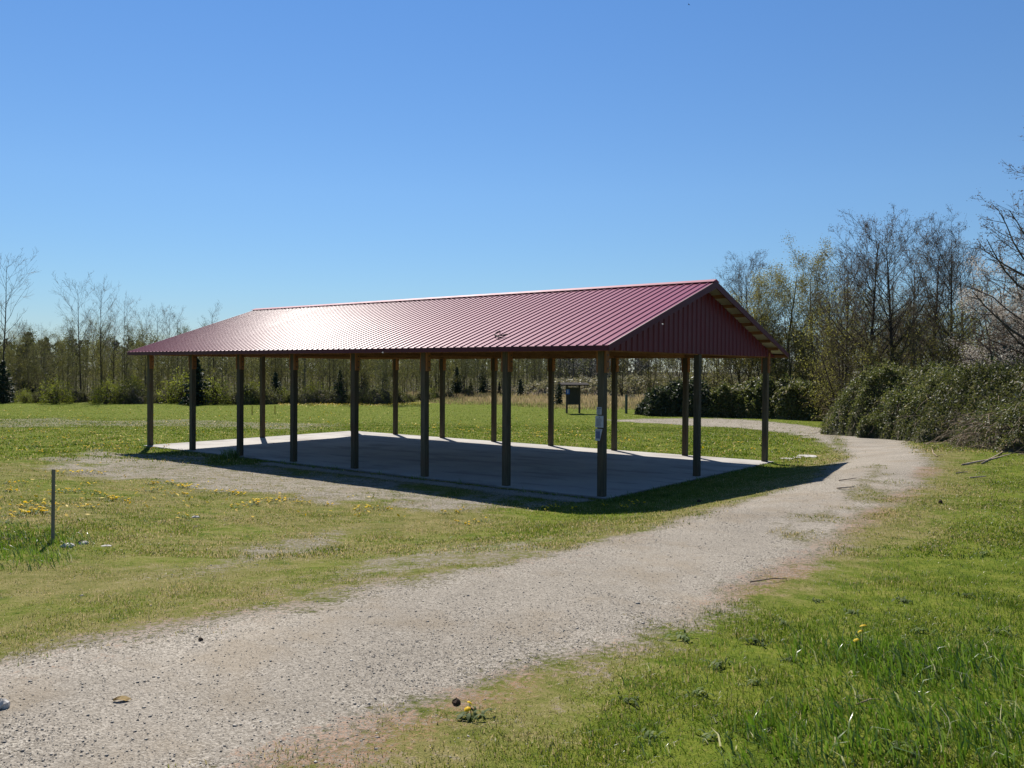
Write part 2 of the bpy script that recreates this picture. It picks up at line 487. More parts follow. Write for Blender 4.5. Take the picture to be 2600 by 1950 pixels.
CROWN = poly([(1560, 1165), (1690, 1125), (1780, 1088), (1825, 1045), (1862, 1010), (1905, 998), (1925, 1015), (1905, 1048), (1868, 1082), (1790, 1125), (1690, 1160), (1590, 1185)])
VERGE_R = np.array([pd(u, v)[:2] for u, v in P_LO[3:-2]])
VERGE_L = np.array([pd(u, v)[:2] for u, v in P_UP[1:12]])
LUSHP = poly([(1350, 1659), (1500, 1520), (1700, 1400), (1900, 1250), (2240, 1150), (2400, 1700)])
MEADOW = poly([(860, 866), (1050, 875), (1180, 884), (1400, 886), (1440, 862), (1300, 850), (1180, 848), (1000, 848), (860, 850)])


def masks(x, y):
    al, ac = to_sh(x, y)
    n = fbm(x * .8, y * .8, 11) - .5
    n2 = fbm(x * 2.3, y * 2.3, 21) - .5
    dp = sdf(PATH, x, y)
    g = sst(-.85, 1.05, dp + n * .28 + n2 * .45)
    # worn grassy crown in the middle of the track around the bend, paler straw down the middle nearer by
    g = np.clip(g - .58 * sst(-.35, .5, sdf(CROWN, x, y) + n * .9 + n2 * .8), 0, 1)
    g = np.maximum(g, .55 * sst(-.5, .8, sdf(TRAIL, x, y) + n * 1.2))
    g = np.maximum(g, .47 * sst(-.8, 1.1, sdf(STRIP, x, y) + n * 2.0 + n2 * 1.4))
    g = np.maximum(g, .40 * sst(-.7, .9, sdf(PATCH, x, y) + n * 2.0))
    g = np.maximum(g, .36 * sst(-.9, .9, sdf(PATCH2, x, y) + n * 2.2))
    g = np.maximum(g, .37 * sst(-1.2, 1.5, sdf(DIRT, x, y) + n * 5))
    fx = np.minimum(al + .1, LEN + .1 - al)
    g = np.maximum(g, .68 * sst(.25, 0, np.abs(ac + .55) - .15) * sst(0, .5, np.minimum(al + .3, 10.5 - al)))
    pr = pdist(VERGE_R, x, y); pl = pdist(VERGE_L, x, y)
    red = (.58 * np.exp(-(pr / .40) ** 2) + .40 * np.exp(-((pl) / .9) ** 2)) * sst(-1.2, -.1, -dp + .1)
    red = red * (.35 + 1.3 * fbm(x * .5, y * .5, 5)) * (1 - sst(22, 30, y))
    dry = .55 * np.exp(-(np.maximum(-dp, 0) / 1.3) ** 2)
    left = sst(1.5, -1, x) * sst(2, 12, y + 4) * (1 - sst(20, 28, y - .2 * x))
    dry = np.maximum(dry, left * (.50 + .7 * n))
    lush = sst(-1.2, .8, sdf(LUSHP, x, y) + n)
    lush = np.maximum(lush, sst(2.2, .2, np.hypot(x + 6.2, y - 9.3)) * .9)
    dry = dry * (1 - .75 * lush)
    dry = np.maximum(dry, .55 * sst(-2, 6, sdf(MEADOW, x, y)))
    field = sst(24, 30, y) * sst(-14, 2, x + (y - 30) * .2)
    dry = dry + .14 * (1 - field) * (1 - lush) + .5 * np.clip(fbm(x * .45, y * .45, 101) - .52, 0, 1) * (x > 1)
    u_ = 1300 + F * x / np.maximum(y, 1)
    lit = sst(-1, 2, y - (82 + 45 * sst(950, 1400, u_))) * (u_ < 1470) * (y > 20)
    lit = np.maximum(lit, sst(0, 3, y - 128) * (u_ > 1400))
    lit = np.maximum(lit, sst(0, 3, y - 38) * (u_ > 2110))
    trk = np.exp(-((dp - .85) / .38) ** 2) + np.exp(-((dp - 2.3) / .5) ** 2)
    return dict(litter=lit, track=trk, gravel=g, dry=np.clip(dry, 0, 1), red=red, lush=lush, dp=dp)


# ------------------------------------------------------------------ ground sheet
def build_ground():
    def axis(lo, fine0, fine1, hi, st, gr):
        a = list(np.arange(fine0, fine1 + 1e-6, st))
        s = st
        while a[-1] < hi: s *= gr; a.append(a[-1] + s)
        s = st
        while a[0] > lo: s *= gr; a.insert(0, a[0] - s)
        return np.array(a)
    xs = axis(-900, -13, 14, 900, .14, 1.06)
    ys = axis(-60, 2.5, 33, 1500, .14, 1.05)
    X, Y = np.meshgrid(xs, ys)
    m = masks(X.ravel(), Y.ravel())
    Z = terrain(X, Y).ravel()
    # shallow hollow wheel tracks on the gravel, small hummocks on the turf
    turf = (1 - np.clip(m['gravel'] * 1.6, 0, 1))
    Z += turf * .03 * (fbm(X.ravel() * 2.6, Y.ravel() * 2.6, 31) - .4) * (1 - sst(25, 60, Y.ravel()))
    al, ac = to_sh(X.ravel(), Y.ravel())
    ins = (al > -.14) & (al < LEN + .14) & (ac > -.08) & (ac < WID + .13)
    Z = np.where(ins, np.minimum(Z, -.07), Z)
    V = np.stack([X.ravel(), Y.ravel(), Z], 1)
    ny, nx = X.shape
    idx = np.arange(ny * nx).reshape(ny, nx)
    Fq = np.stack([idx[:-1, :-1], idx[:-1, 1:], idx[1:, 1:], idx[1:, :-1]], -1).reshape(-1, 4)
    gw = m['dp'][Fq].mean(1)
    tr = sdf(TRAIL, X.ravel(), Y.ravel())[Fq].mean(1)
    ispath = gw > 0
    istrail = (~ispath) & (tr > 0)
    for name, sel, lab in (('ground', ~(ispath | istrail), None), ('gravel_path', ispath, None), ('dirt_path', istrail, None)):
        used = np.unique(Fq[sel]); rm = np.full(len(V), -1); rm[used] = np.arange(len(used))
        me = np_mesh(name, V[used], [rm[Fq[sel]]], True, {k: m[k][used] for k in ('gravel', 'dry', 'red', 'lush', 'litter', 'track')})
        tag(link(name, me, MAT['ground']), kind='structure')


build_ground()


# ------------------------------------------------------------------ grass, gravel chips
def blades(name, x, y, h, w, r, mat, lean=.5, z=None, parent=None, bias=None):
    n = len(x)
    z = terrain(x, y) - .012 if z is None else z
    az = rng.uniform(0, 2 * np.pi, n); la = rng.uniform(0, 2 * np.pi, n)
    ln = np.abs(rng.normal(0, lean, n)) * h
    lx, ly = np.cos(la) * ln, np.sin(la) * ln
    if bias is not None: lx, ly = lx + bias[0] * h, ly + bias[1] * h
    wx, wy = np.cos(az) * w / 2, np.sin(az) * w / 2
    B = np.stack([x, y, z], 1); W = np.stack([wx, wy, 0 * wx], 1)
    Mid = B + np.stack([lx * .3, ly * .3, h * .6], 1)
    Tip = B + np.stack([lx, ly, h * np.clip(1 - (ln / h) * .25, .4, 1)], 1)
    V = np.stack([B - W, B + W, Mid + W * .8, Mid - W * .8, Tip], 1).reshape(-1, 3)
    i = np.arange(n) * 5
    me = np_mesh(name, V, [np.stack([i, i + 1, i + 2, i + 3], 1), np.stack([i + 3, i + 2, i + 4], 1)], False, {'r': np.repeat(r, 5)})
    return link(name, me, mat, parent)


def scatter(n, x0, x1, y0, y1):
    return rng.uniform(x0, x1, n), rng.uniform(y0, y1, n)


def in_view(x, y, margin=.06):
    return (np.abs(x / np.maximum(y, .1)) < .60 + margin)


def off_slab(x, y, e=.18):
    al, ac = to_sh(x, y)
    return ~((al > -e) & (al < LEN + e) & (ac > -e) & (ac < WID + e))


def wedge(n, d0, d1, half=.66, p=1.0):
    """points in the view wedge between two distances, density falling with distance"""
    u = rng.uniform(0, 1, n)
    d = d0 * (d1 / d0) ** (u ** p) if p != 0 else rng.uniform(d0, d1, n)
    return rng.uniform(-1, 1, n) * (half * d + 3.2), d


def build_grass():
    bx, by, bh, bw, brr = [], [], [], [], []
    for n, d0, d1, h, w in ((560000, 2.6, 9, .038, .0042), (470000, 9, 22, .045, .009), (380000, 22, 84, .06, .024)):
        x, y = wedge(n, d0, d1)
        m = masks(x, y)
        gm = m['gravel'] + (fbm(x * 3.2, y * 3.2, 41) - .5) * .7 + (rng.uniform(0, 1, n) - .5) * .25
        keep = (rng.uniform(0, 1, n) > sst(.20, .52, gm)) & off_slab(x, y)
        keep &= rng.uniform(0, 1, n) < np.where(m['dry'] > .55, .85, 1) * (.45 + .55 * sst(.35, .6, fbm(x * 1.7, y * 1.7, 51)))
        x, y = x[keep], y[keep]; m = {k: v[keep] for k, v in m.items()}; k = len(x)
        clump = fbm(x * 1.3, y * 1.3, 61)
        hh = h * rng.uniform(.5, 1.3, k) * (.65 + .7 * clump) * (1 + .25 * m['lush']) * np.where(m['dry'] > .4, .85, 1)
        r = np.clip(.31 + .55 * m['dry'] - .12 * m['lush'] + (fbm(x * .9, y * .9, 71) - .5) * .8 + rng.normal(0, .21 + .10 * m['dry'], k), 0, 1)
        r = np.where(rng.uniform(0, 1, k) < .07 + .10 * m['dry'], rng.uniform(.75, 1, k), r)
        bx.append(x); by.append(y); bh.append(hh); bw.append(w * rng.uniform(.7, 1.4, k)); brr.append(r)
    o = blades('grass', *map(np.concatenate, (bx, by, bh, bw, brr)), MAT['grass'], .55)
    tag(o, kind='stuff')
    # longer tufts in the right foreground, by the stake, along the slab edge
    tx, ty, th, tw, tr = [], [], [], [], []

    def tuft(cx, cy, n, rad, h, w=.0085):
        a = rng.uniform(0, 6.283, n); q = rad * np.sqrt(rng.uniform(0, 1, n))
        tx.append(cx + np.cos(a) * q); ty.append(cy + np.sin(a) * q)
        th.append(h * rng.uniform(.45, 1.15, n)); tw.append(w * rng.uniform(.6, 1.4, n)); tr.append(np.clip(rng.normal(.42, .25, n), 0, 1))
    for (u, v), n, rad, h in (((1850, 1430), 260, .45, .15), ((1950, 1440), 280, .42, .16), ((2080, 1450), 300, .5, .17), ((2180, 1440), 200, .4, .16), ((1800, 1600), 220, .42, .15),
                              ((1960, 1600), 260, .4, .16), ((2120, 1590), 300, .45, .16), ((1700, 1640), 160, .35, .12), ((2050, 1520), 160, .4, .13), ((1880, 1500), 120, .35, .12), ((2200, 1540), 200, .4, .14),
                              ((60, 1180), 320, .7, .12), ((20, 1215), 260, .6, .14), ((110, 1165), 160, .45, .11), ((0, 1150), 200, .6, .11)):
        c = pd(u, v); tuft(c[0], c[1], n, rad, h)
    for _ in range(130):
        u, v = rng.uniform(1250, 2240), rng.uniform(1180, 1659)
        c = pd(u, v)
        if float(masks(np.array([c[0]]), np.array([c[1]]))['dp'][0]) < -.5: tuft(c[0], c[1], int(rng.integers(8, 26)), .09, rng.uniform(.06, .11), .005)
    # along the slab edges
    for al in np.arange(-.3, LEN + .3, .16):
        for ac, h in ((-.32, .10), (WID + .30, .10)):
            if ac < 0 and 0 < al < 9 and rng.uniform() < .5: continue
            if rng.uniform() < .8:
                c = sh(al + rng.normal(0, .06), ac + rng.normal(0, .05)); tuft(c[0], c[1], 14, .09, h * rng.uniform(.5, 1.5), .010)
    for ac in np.arange(-.3, WID + .3, .16):
        for al in (-.34, LEN + .34):
            c = sh(al + rng.normal(0, .05), ac + rng.normal(0, .05)); tuft(c[0], c[1], 14, .09, .09 * rng.uniform(.5, 1.5), .010)
    for al in (LEN - BAY * 2, ):
        for _ in range(4):
            c = sh(al + rng.normal(-.1, .12), -.35 + rng.normal(0, .08)); tuft(c[0], c[1], 60, .16, .30, .011)
    o = blades('tall_grass', *map(np.concatenate, (tx, ty, th, tw, tr)), MAT['tall_grass'], .55, bias=(-.3, .02))
    tag(o, kind='stuff')
    # dry uncut meadow beyond the mown field
    n = 60000
    x, y = rng.uniform(-22, 26, n), rng.uniform(58, 150, n)
    s = sdf(MEADOW, x, y)
    keep = (s + (fbm(x * .12, y * .12, 9) - .5) * 10 > -1)
    x, y = x[keep], y[keep]; k = len(x)
    tr_ = fbm(x * .06, y * .1, 17)
    r = np.clip(.5 + (tr_ - .5) * 1.8 + rng.normal(0, .2, k), 0, 1)
    h = np.where(tr_ > .5, .55, .22) * rng.uniform(.5, 1.2, k)
    tag(blades('dry_meadow_grass', x, y, h, rng.uniform(.03, .08, k), r, MAT['dry_grass'], .25), kind='stuff')


build_grass()


def build_chips():
    n = 420000
    x, y = wedge(n, 2.9, 17, .68, .8)
    m = masks(x, y)
    gm = m['gravel'] + (fbm(x * 2, y * 2, 81) - .5) * .8
    keep = (((gm > .5) & (rng.uniform(0, 1, n) < .12 + .9 * sst(.42, .62, fbm(x * .8, y * .8, 91) - .12 * m['track']))) | ((gm > .22) & (rng.uniform(0, 1, n) < .22)) | ((m['dry'] > .35) & (rng.uniform(0, 1, n) < .10))) & off_slab(x, y, .1)
    x, y = x[keep], y[keep]; k = len(x)
    s = np.exp(rng.normal(math.log(.0026), .48, k)) * (1 + .035 * np.maximum(y - 5, 0))
    O = np.array([[1, 0, 0], [0, 1, 0], [-1, 0, 0], [0, -1, 0], [0, 0, 1], [0, 0, -.6]])
    a = rng.uniform(0, 6.283, k); c, s_ = np.cos(a), np.sin(a)
    sx, sy, sz = s * rng.uniform(.7, 1.5, k), s * rng.uniform(.7, 1.3, k), s * rng.uniform(.25, .55, k)
    jit = rng.uniform(.75, 1.25, (k, 6, 1))
    L = O[None] * jit * np.stack([sx, sy, sz], 1)[:, None]
    X = L[..., 0] * c[:, None] - L[..., 1] * s_[:, None]; Y = L[..., 0] * s_[:, None] + L[..., 1] * c[:, None]
    tilt = rng.normal(0, .3, (k, 1)); Zt = L[..., 2] + X * tilt
    V = np.stack([X + x[:, None], Y + y[:, None], Zt + (terrain(x, y) + .003)[:, None]], -1).reshape(-1, 3)
    T = np.array([[0, 1, 4], [1, 2, 4], [2, 3, 4], [3, 0, 4], [1, 0, 5], [2, 1, 5], [3, 2, 5], [0, 3, 5]])
    Fc = (np.arange(k)[:, None, None] * 6 + T[None]).reshape(-1, 3)
    r = np.repeat(np.clip(rng.normal(.5, .24, k), 0, 1), 6)
    tag(link('gravel', np_mesh('gravel', V, [Fc], False, {'r': r}), MAT['chips']), kind='stuff')


build_chips()

# ------------------------------------------------------------------ shelter
EH, EO, RO, RH = 2.978, .498, .429, 4.578
SL = (RH - EH) / (WID / 2 + EO)         # slope
ZB = 2.865                               # underside of the beams
PW = .14


def build_shelter():
    M4 = Matrix(((AL[0], AC[0], 0, SX0), (AL[1], AC[1], 0, SY0), (0, 0, 1, 0), (0, 0, 0, 1)))
    root = empty('picnic_shelter', (SX0, SY0, 0))
    root.matrix_world = M4                      # local x = along, local y = across  (mirrored frame handled below)
    tag(root, 'open timber picnic shelter with burgundy ribbed metal roof on a concrete slab', 'shelter')
    # posts
    spots = [(i * BAY, 0) for i in range(8)] + [(i * BAY, WID) for i in range(8)] + [(0, WID / 2), (LEN, WID / 2)]
    for k, (a, c) in enumerate(spots):
        mb = MB()
        top = ZB + .23 if c in (0, WID) else ZB + .1
        j = rng.normal(0, .006, 4)
        h0 = PW / 2
        mb.add([(a - h0, c - h0, -.3), (a + h0, c - h0, -.3), (a + h0, c + h0, -.3), (a - h0, c + h0, -.3),
                (a - h0 + j[0], c - h0 + j[1], top), (a + h0 + j[0], c - h0 + j[1], top), (a + h0 + j[0], c + h0 + j[1], top), (a - h0 + j[0], c + h0 + j[1], top)],
               [(0, 3, 2, 1), (4, 5, 6, 7), (0, 1, 5, 4), (1, 2, 6, 5), (2, 3, 7, 6), (3, 0, 4, 7)])
        po = mb.build('post', MAT['post'], root, .006)
        if c in (0, WID):
            for sgn in (-1, 1):
                if a == LEN and sgn == 1: continue
                b = MB().box((a + sgn * (h0 + .020), c, ZB - .15), (.036, PW - .008, .54))
                bo = b.build('support_block', MAT['block'], po, .003)
                for dz in (-.34, -.2, -.07): MB().box((a + sgn * (h0 + .041), c + .012, ZB + dz), (.008, .03, .03)).build('bolt', MAT['bolt'], po)
    # beams
    for c, s in ((0, 1), (WID, 1)):
        for off in (-1, 1):
            MB().box((LEN / 2, c + off * (PW / 2 + .021), ZB + .12), (LEN + .2, .038, .235)).build('beam', MAT['beamw'], root, .003)
    for a in (0, LEN):
        for off in (-1, 1):
            MB().box((a + off * (PW / 2 - .05), WID / 2, ZB + .07), (.038, WID - .26, .14)).build('beam', MAT['beamw'], root, .003)
    # trusses
    half = WID / 2
    for i in range(8):
        a = i * BAY + (0.0 if 0 < i < 7 else (.0))
        t = MB()
        t.beam((a, .1, ZB + .07), (a, WID - .1, ZB + .07), .038, .14)
        zt = lambda c: EH + SL * (min(c, WID - c) + EO) - .20
        t.beam((a, -.05, zt(-.05)), (a, half, zt(half)), .038, .14); t.beam((a, WID + .05, zt(WID + .05)), (a, half, zt(half)), .038, .14)
        t.beam((a, half, ZB + .14), (a, half, zt(half) - .05), .038, .09, (0, 1, 0))
        for q in (.25, .75):
            t.beam((a, WID * q, ZB + .14), (a, WID * q, zt(WID * q) - .03), .038, .09, (0, 1, 0))
        t.build('truss', MAT['beamw'], root)
    # purlins carry the sheeting and run out under the barge boards
    run = half + EO
    for side in (0, 1):
        for k in range(9):
            q = .03 + k * .595 / 1.0 * (run - .1) / (8 * .595)
            c = -EO + q if side == 0 else WID + EO - q
            z = EH + SL * q - .085
            MB().box((LEN / 2, c, z), (LEN + 2 * RO - .08, .04, .085)).build('purlin', MAT['beamw'], root)
    # roof sheets with ribs
    a0, a1 = -RO, LEN + RO
    prof = []
    pitch = .2; n = int(round((a1 - a0) / pitch)); pitch = (a1 - a0) / n
    for i in range(n):
        s = a0 + i * pitch
        prof += [(s, .0), (s + pitch * .5 - .024, 0), (s + pitch * .5 - .012, .021), (s + pitch * .5 + .012, .021), (s + pitch * .5 + .024, 0)]
    prof.append((a1, 0))
    nrm = math.hypot(1, SL)
    for side in (0, 1):
        vs = []
        for (q, ex) in ((-.035, 0), (run, 0)):
            for (s, hgt) in prof:
                c = -EO + q if side == 0 else WID + EO - q
                off = hgt / nrm
                vs.append((s, c + (-1 if side == 0 else 1) * off * SL, EH + SL * q + off))
        m = len(prof)
        fs = [(i, i + 1, m + i + 1, m + i) for i in range(m - 1)]
        if side == 0: fs = [f[::-1] for f in fs]
        MB().add(vs, fs).build('roof_sheet', MAT['roof'], root)
        # pale underside
        u = MB()
        vs = []
        for q in (-.03, run - .01):
            for s in (a0 + .01, a1 - .01):
                c = -EO + q if side == 0 else WID + EO - q
                vs.append((s, c, EH + SL * q - .012))
        u.add(vs, [(0, 1, 3, 2)]).build('roof_underside', MAT['underside'], root)
    # ridge cap
    rc = MB()
    pr = [(-.17, -.17 * SL + .038), (-.165, -.165 * SL + .044), (0, .050), (.165, -.165 * SL + .044), (.17, -.17 * SL + .038)]
    vs = [(s, half + c, RH + z) for s in (a0 - .02, a1 + .02) for c, z in pr]
    rc.add(vs, [(i, i + 1, 6 + i, 5 + i) for i in range(4)] + [(0, 1, 2, 3, 4), (5, 6, 7, 8, 9)])
    rc.build('ridge_cap', MAT['cap'], root)
    # eave fascia and barge boards
    for c in (-EO - .012, WID + EO + .012):
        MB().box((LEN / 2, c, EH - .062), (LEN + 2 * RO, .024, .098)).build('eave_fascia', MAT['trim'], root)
    for a in (a0 - .012, a1 + .012):
        for side in (0, 1):
            b = MB(); vs = []
            for e in (-.012, .012):
                for q, dz in ((-.02, -.112), (run, -.16), (run, .006), (-.02, .006)):
                    c = -EO + q if side == 0 else WID + EO - q
                    vs.append((a + e, c, EH + SL * q + dz))
            b.add(vs, [(0, 1, 2, 3), (7, 6, 5, 4), (0, 4, 5, 1), (1, 5, 6, 2), (2, 6, 7, 3), (3, 7, 4, 0)])
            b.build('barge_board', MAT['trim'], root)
    # ribbed gable walls
    for a, sg in ((-PW / 2 - .03, -1), (LEN + PW / 2 + .03, 1)):
        g = MB(); zb = ZB + .022
        cs = []
        s = -.36
        while s < WID + .36:
            cs += [(s, 0), (s + .15, 0), (s + .165, .022), (s + .185, .022), (s + .2, 0)]; s += .23
        cs = [(c, h) for c, h in cs if -.36 <= c <= WID + .36]
        vs = []
        for c, h in cs:
            top = max(EH + SL * (min(c, WID - c) + EO) - .11, zb + .02)
            vs += [(a + sg * h, c, zb), (a + sg * h, c, top)]
        g.add(vs, [(2 * i, 2 * i + 2, 2 * i + 3, 2 * i + 1) for i in range(len(cs) - 1)])
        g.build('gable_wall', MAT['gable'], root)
    # slab
    s = MB()
    s.add([(-.2, -.14, -.14), (LEN + .2, -.14, -.14), (LEN + .2, WID + .19, -.14), (-.2, WID + .19, -.14),
           (-.2, -.14, 0), (LEN + .2, -.14, 0), (LEN + .2, WID + .19, 0), (-.2, WID + .19, 0)],
          [(0, 3, 2, 1), (4, 5, 6, 7), (0, 1, 5, 4), (1, 2, 6, 5), (2, 3, 7, 6), (3, 0, 4, 7)])
    so = s.build('concrete_floor', MAT['concrete'], None, .012)
    so.matrix_world = M4; tag(so, kind='structure')
    return root, M4


SHELTER, SHM = build_shelter()


def notice(name, al0, w, z0, h, label, skew=0.0, header=False, seal=False, picture=False):
    """sheet of paper in a sleeve fixed to the front face of the near corner post; local x to the viewer's right"""
    r = empty(name, (0, 0, 0)); fr = SHM.copy(); r.matrix_world = fr @ Matrix.Translation((al0, -PW / 2 - .004, z0))
    tag(r, label, 'notice', 'notices on the corner post')
    b = MB(); t = .006
    P = [(0, 0), (-w + skew, 0), (-w, h), (0, h)]
    b.add([(x, 0, z) for x, z in P] + [(x, -t, z) for x, z in P], [(0, 1, 2, 3), (7, 6, 5, 4), (0, 4, 5, 1), (1, 5, 6, 2), (2, 6, 7, 3), (3, 7, 4, 0)])
    b.build('paper', MAT['paper'], r)
    ink = MB()

    def bar(x0, x1, zz, th): ink.box((-(x0 + x1) / 2 * w, -t - .002, zz), (abs(x1 - x0) * w, .002, th))
    if header: bar(.08, .92, h * .86, h * .13)
    if seal:
        for k in range(5): bar(.5 - .06 * math.sin((k + .5) / 5 * math.pi), .5 + .06 * math.sin((k + .5) / 5 * math.pi), h * (.92 - .025 * k), h * .025)
    top = .74 if header or seal else .9
    if not picture:
        zz = top * h
        while zz > .08 * h:
            bar(.14, .86 - .2 * rng.uniform(), zz, h * .022); zz -= h * .062
        ink.build('print', MAT['ink'], r)
    else:
        bar(.12, .68, h * .5, h * .62); bar(.12, .8, h * .9, h * .04)
        ink.build('print', MAT['inkblue'], r)
    return r


notice('notice', .088, .115, 1.62, .145, 'smallest white notice with a dark heading, topmost on the near corner post', header=True)
notice('notice', .115, .185, 1.365, .23, 'largest white notice with a round dark seal, middle of three on the corner post', seal=True)
notice('notice', .115, .165, 1.10, .235, 'slanting white sheet with a blue picture, lowest of the notices on the post', skew=.06, picture=True)

# twig lying on the roof
tw = MB()
pt = lambda s, q, dz=.03: sh(s, -EO + q, EH + SL * q + dz)
tw.tube([pt(3.05, 1.05), pt(2.97, .93, .05), pt(2.94, .8, .06), pt(2.92, .7, .05)], [.008, .014, .016, .008], 6)
tw.tube([pt(2.92, .74, .05), pt(2.84, .62, .04), pt(2.7, .58, .06), pt(2.52, .6, .05)], [.010, .012, .014, .006], 6)
tw.tube([pt(2.74, .58, .05), pt(2.66, .5, .05), pt(2.5, .46, .05)], [.014, .016, .006], 6)
tw.tube([pt(2.66, .59, .05), pt(2.56, .68, .05), pt(2.48, .7, .05)], [.014, .012, .006], 6)
tag(tw.build('twig', MAT['bark_dark'], None, smooth=True), 'short dark forked twig lying on the burgundy metal roof', 'twig')

# ------------------------------------------------------------------ plants
def segs_mesh(name, S, n=3, r=None):
    """S: list of (p0,p1,r0,r1) -> prisms"""
    A = np.array([np.r_[s[0], s[1], s[2], s[3]] for s in S])
    p0, p1, r0, r1 = A[:, :3], A[:, 3:6], A[:, 6], A[:, 7]
    d = p1 - p0; d /= np.linalg.norm(d, axis=1, keepdims=True) + 1e-9
    ref = np.where(np.abs(d[:, 2:3]) < .9, np.array([[0, 0, 1.]]), np.array([[1., 0, 0]]))
    u = np.cross(d, ref); u /= np.linalg.norm(u, axis=1, keepdims=True); w = np.cross(u, d)
    ring = []
    for pp, rr in ((p0, r0), (p1, r1)):
        for k in range(n):
            a = 2 * math.pi * k / n
            ring.append(pp + (u * math.cos(a) + w * math.sin(a)) * rr[:, None])
    V = np.stack(ring, 1).reshape(-1, 3)
    b = np.arange(len(A))[:, None] * 2 * n
    Fq = np.concatenate([b + np.array([[k, (k + 1) % n, n + (k + 1) % n, n + k]]) for k in range(n)], 0)
    return V, Fq


def leaf_quads(P, size, up=None, flat=0.0):
    """random little leaves at P; returns V, F, r"""
    n = len(P)
    nrm = rng.normal(0, 1, (n, 3))
    if up is not None: nrm = nrm * (1 - flat) + up * flat * 1.6
    nrm /= np.linalg.norm(nrm, axis=1, keepdims=True) + 1e-9
    t = np.cross(nrm, rng.normal(0, 1, (n, 3))); t /= np.linalg.norm(t, axis=1, keepdims=True) + 1e-9
    b = np.cross(nrm, t)
    s = size * rng.uniform(.6, 1.4, (n, 1))
    V = np.stack([P - t * s, P + b * s * .45, P + t * s, P - b * s * .45], 1).reshape(-1, 3)
    i = np.arange(n)[:, None] * 4
    return V, i + np.array([[0, 1, 2, 3]])


def merge(parts):
    V, F_, R = [], [], []
    o = 0
    for v, f, r in parts:
        V.append(v); F_.append(f + o); R.append(r); o += len(v)
    return np.concatenate(V), np.concatenate(F_), np.concatenate(R)


def grow_tree(seed, H, r0, first=.2, nl=34, ang=45, limb=.34, sub=6, twig=4, up=.35, wob=.06, droop=0.0, lean=(0, 0), fork=0, twob=.014):
    R = np.random.default_rng(seed)
    trunk, twigs, tips = [], [], []

    def perp(d):
        v = R.normal(0, 1, 3); v -= d * (v @ d); return v / (np.linalg.norm(v) + 1e-9)

    def path(p, d, L, ra, rb, n, store, w, upk):
        pts = [p]; ds = [d]
        for i in range(n):
            d = d + R.normal(0, w, 3) + np.array([0, 0, upk / n]); d = d / np.linalg.norm(d)
            q = p + d * (L / n)
            store.append((p, q, ra + (rb - ra) * i / n, ra + (rb - ra) * (i + 1) / n)); p = q
            pts.append(p); ds.append(d)
        return pts, ds

    def branch(p, d, f, L, rr):
        pts, ds = path(p, d, L, rr, rr * .25, 5, trunk, wob * 1.6, up - droop)
        for j in range(sub):
            k = R.uniform(.8, 4.99); i0 = int(k); fr = k - i0
            q = pts[i0] + (pts[i0 + 1] - pts[i0]) * fr
            dd = ds[i0] * R.uniform(.5, 1.1) + perp(ds[i0]) * R.uniform(.5, 1.0); dd /= np.linalg.norm(dd)
            L2 = L * R.uniform(.25, .5) * (1.15 - k / 6)
            pts2, ds2 = path(q, dd, L2, max(rr * .35, .006), .004, 3, twigs, wob * 2.2, up * .8 - droop)
            tips.append(pts2[-1])
            for m in range(twig):
                kk = R.uniform(.3, 2.99); i1 = int(kk)
                q2 = pts2[i1] + (pts2[i1 + 1] - pts2[i1]) * (kk - i1)
                d3 = ds2[i1] + perp(ds2[i1]) * R.uniform(.4, 1.0); d3 /= np.linalg.norm(d3)
                p3, _ = path(q2, d3, L2 * R.uniform(.3, .7), .0055, .003, 2, twigs, wob * 2.5, up * .5 - droop)
                tips.append(p3[-1]); tips.append(p3[1])
        tips.append(pts[-1])

    stems = [(np.zeros(3), np.array([lean[0], lean[1], 1.]), H, r0)]
    for _ in range(fork):
        a = R.uniform(0, 6.28); stems.append((np.zeros(3), np.array([math.cos(a) * .28, math.sin(a) * .28, 1.]), H * R.uniform(.7, .95), r0 * .75))
    for (p, d, h, rr) in stems:
        d = d / np.linalg.norm(d)
        pts, ds = path(p, d, h, rr, rr * .12, 12, trunk, twob, .05)
        for b in range(nl // len(stems)):
            f = first + (1 - first) * (b + R.uniform(0, 1)) / (nl // len(stems))
            f = min(f, .985); k = f * 12; i0 = int(k)
            q = pts[i0] + (pts[i0 + 1] - pts[i0]) * (k - i0)
            a = math.radians(ang * R.uniform(.75, 1.25) * (1.1 - .35 * f))
            dd = ds[i0] * math.cos(a) + perp(ds[i0]) * math.sin(a)
            shape = math.sin(math.pi * min(1, (.22 + .78 * (1 - f)) ** .8)) * .6 + .55 * (1 - f)
            L = h * limb * max(shape, .14) * R.uniform(.7, 1.2)
            branch(q, dd, f, L, max(rr * (1 - f * .88) * .42, .010))
    return trunk, twigs, np.array(tips)


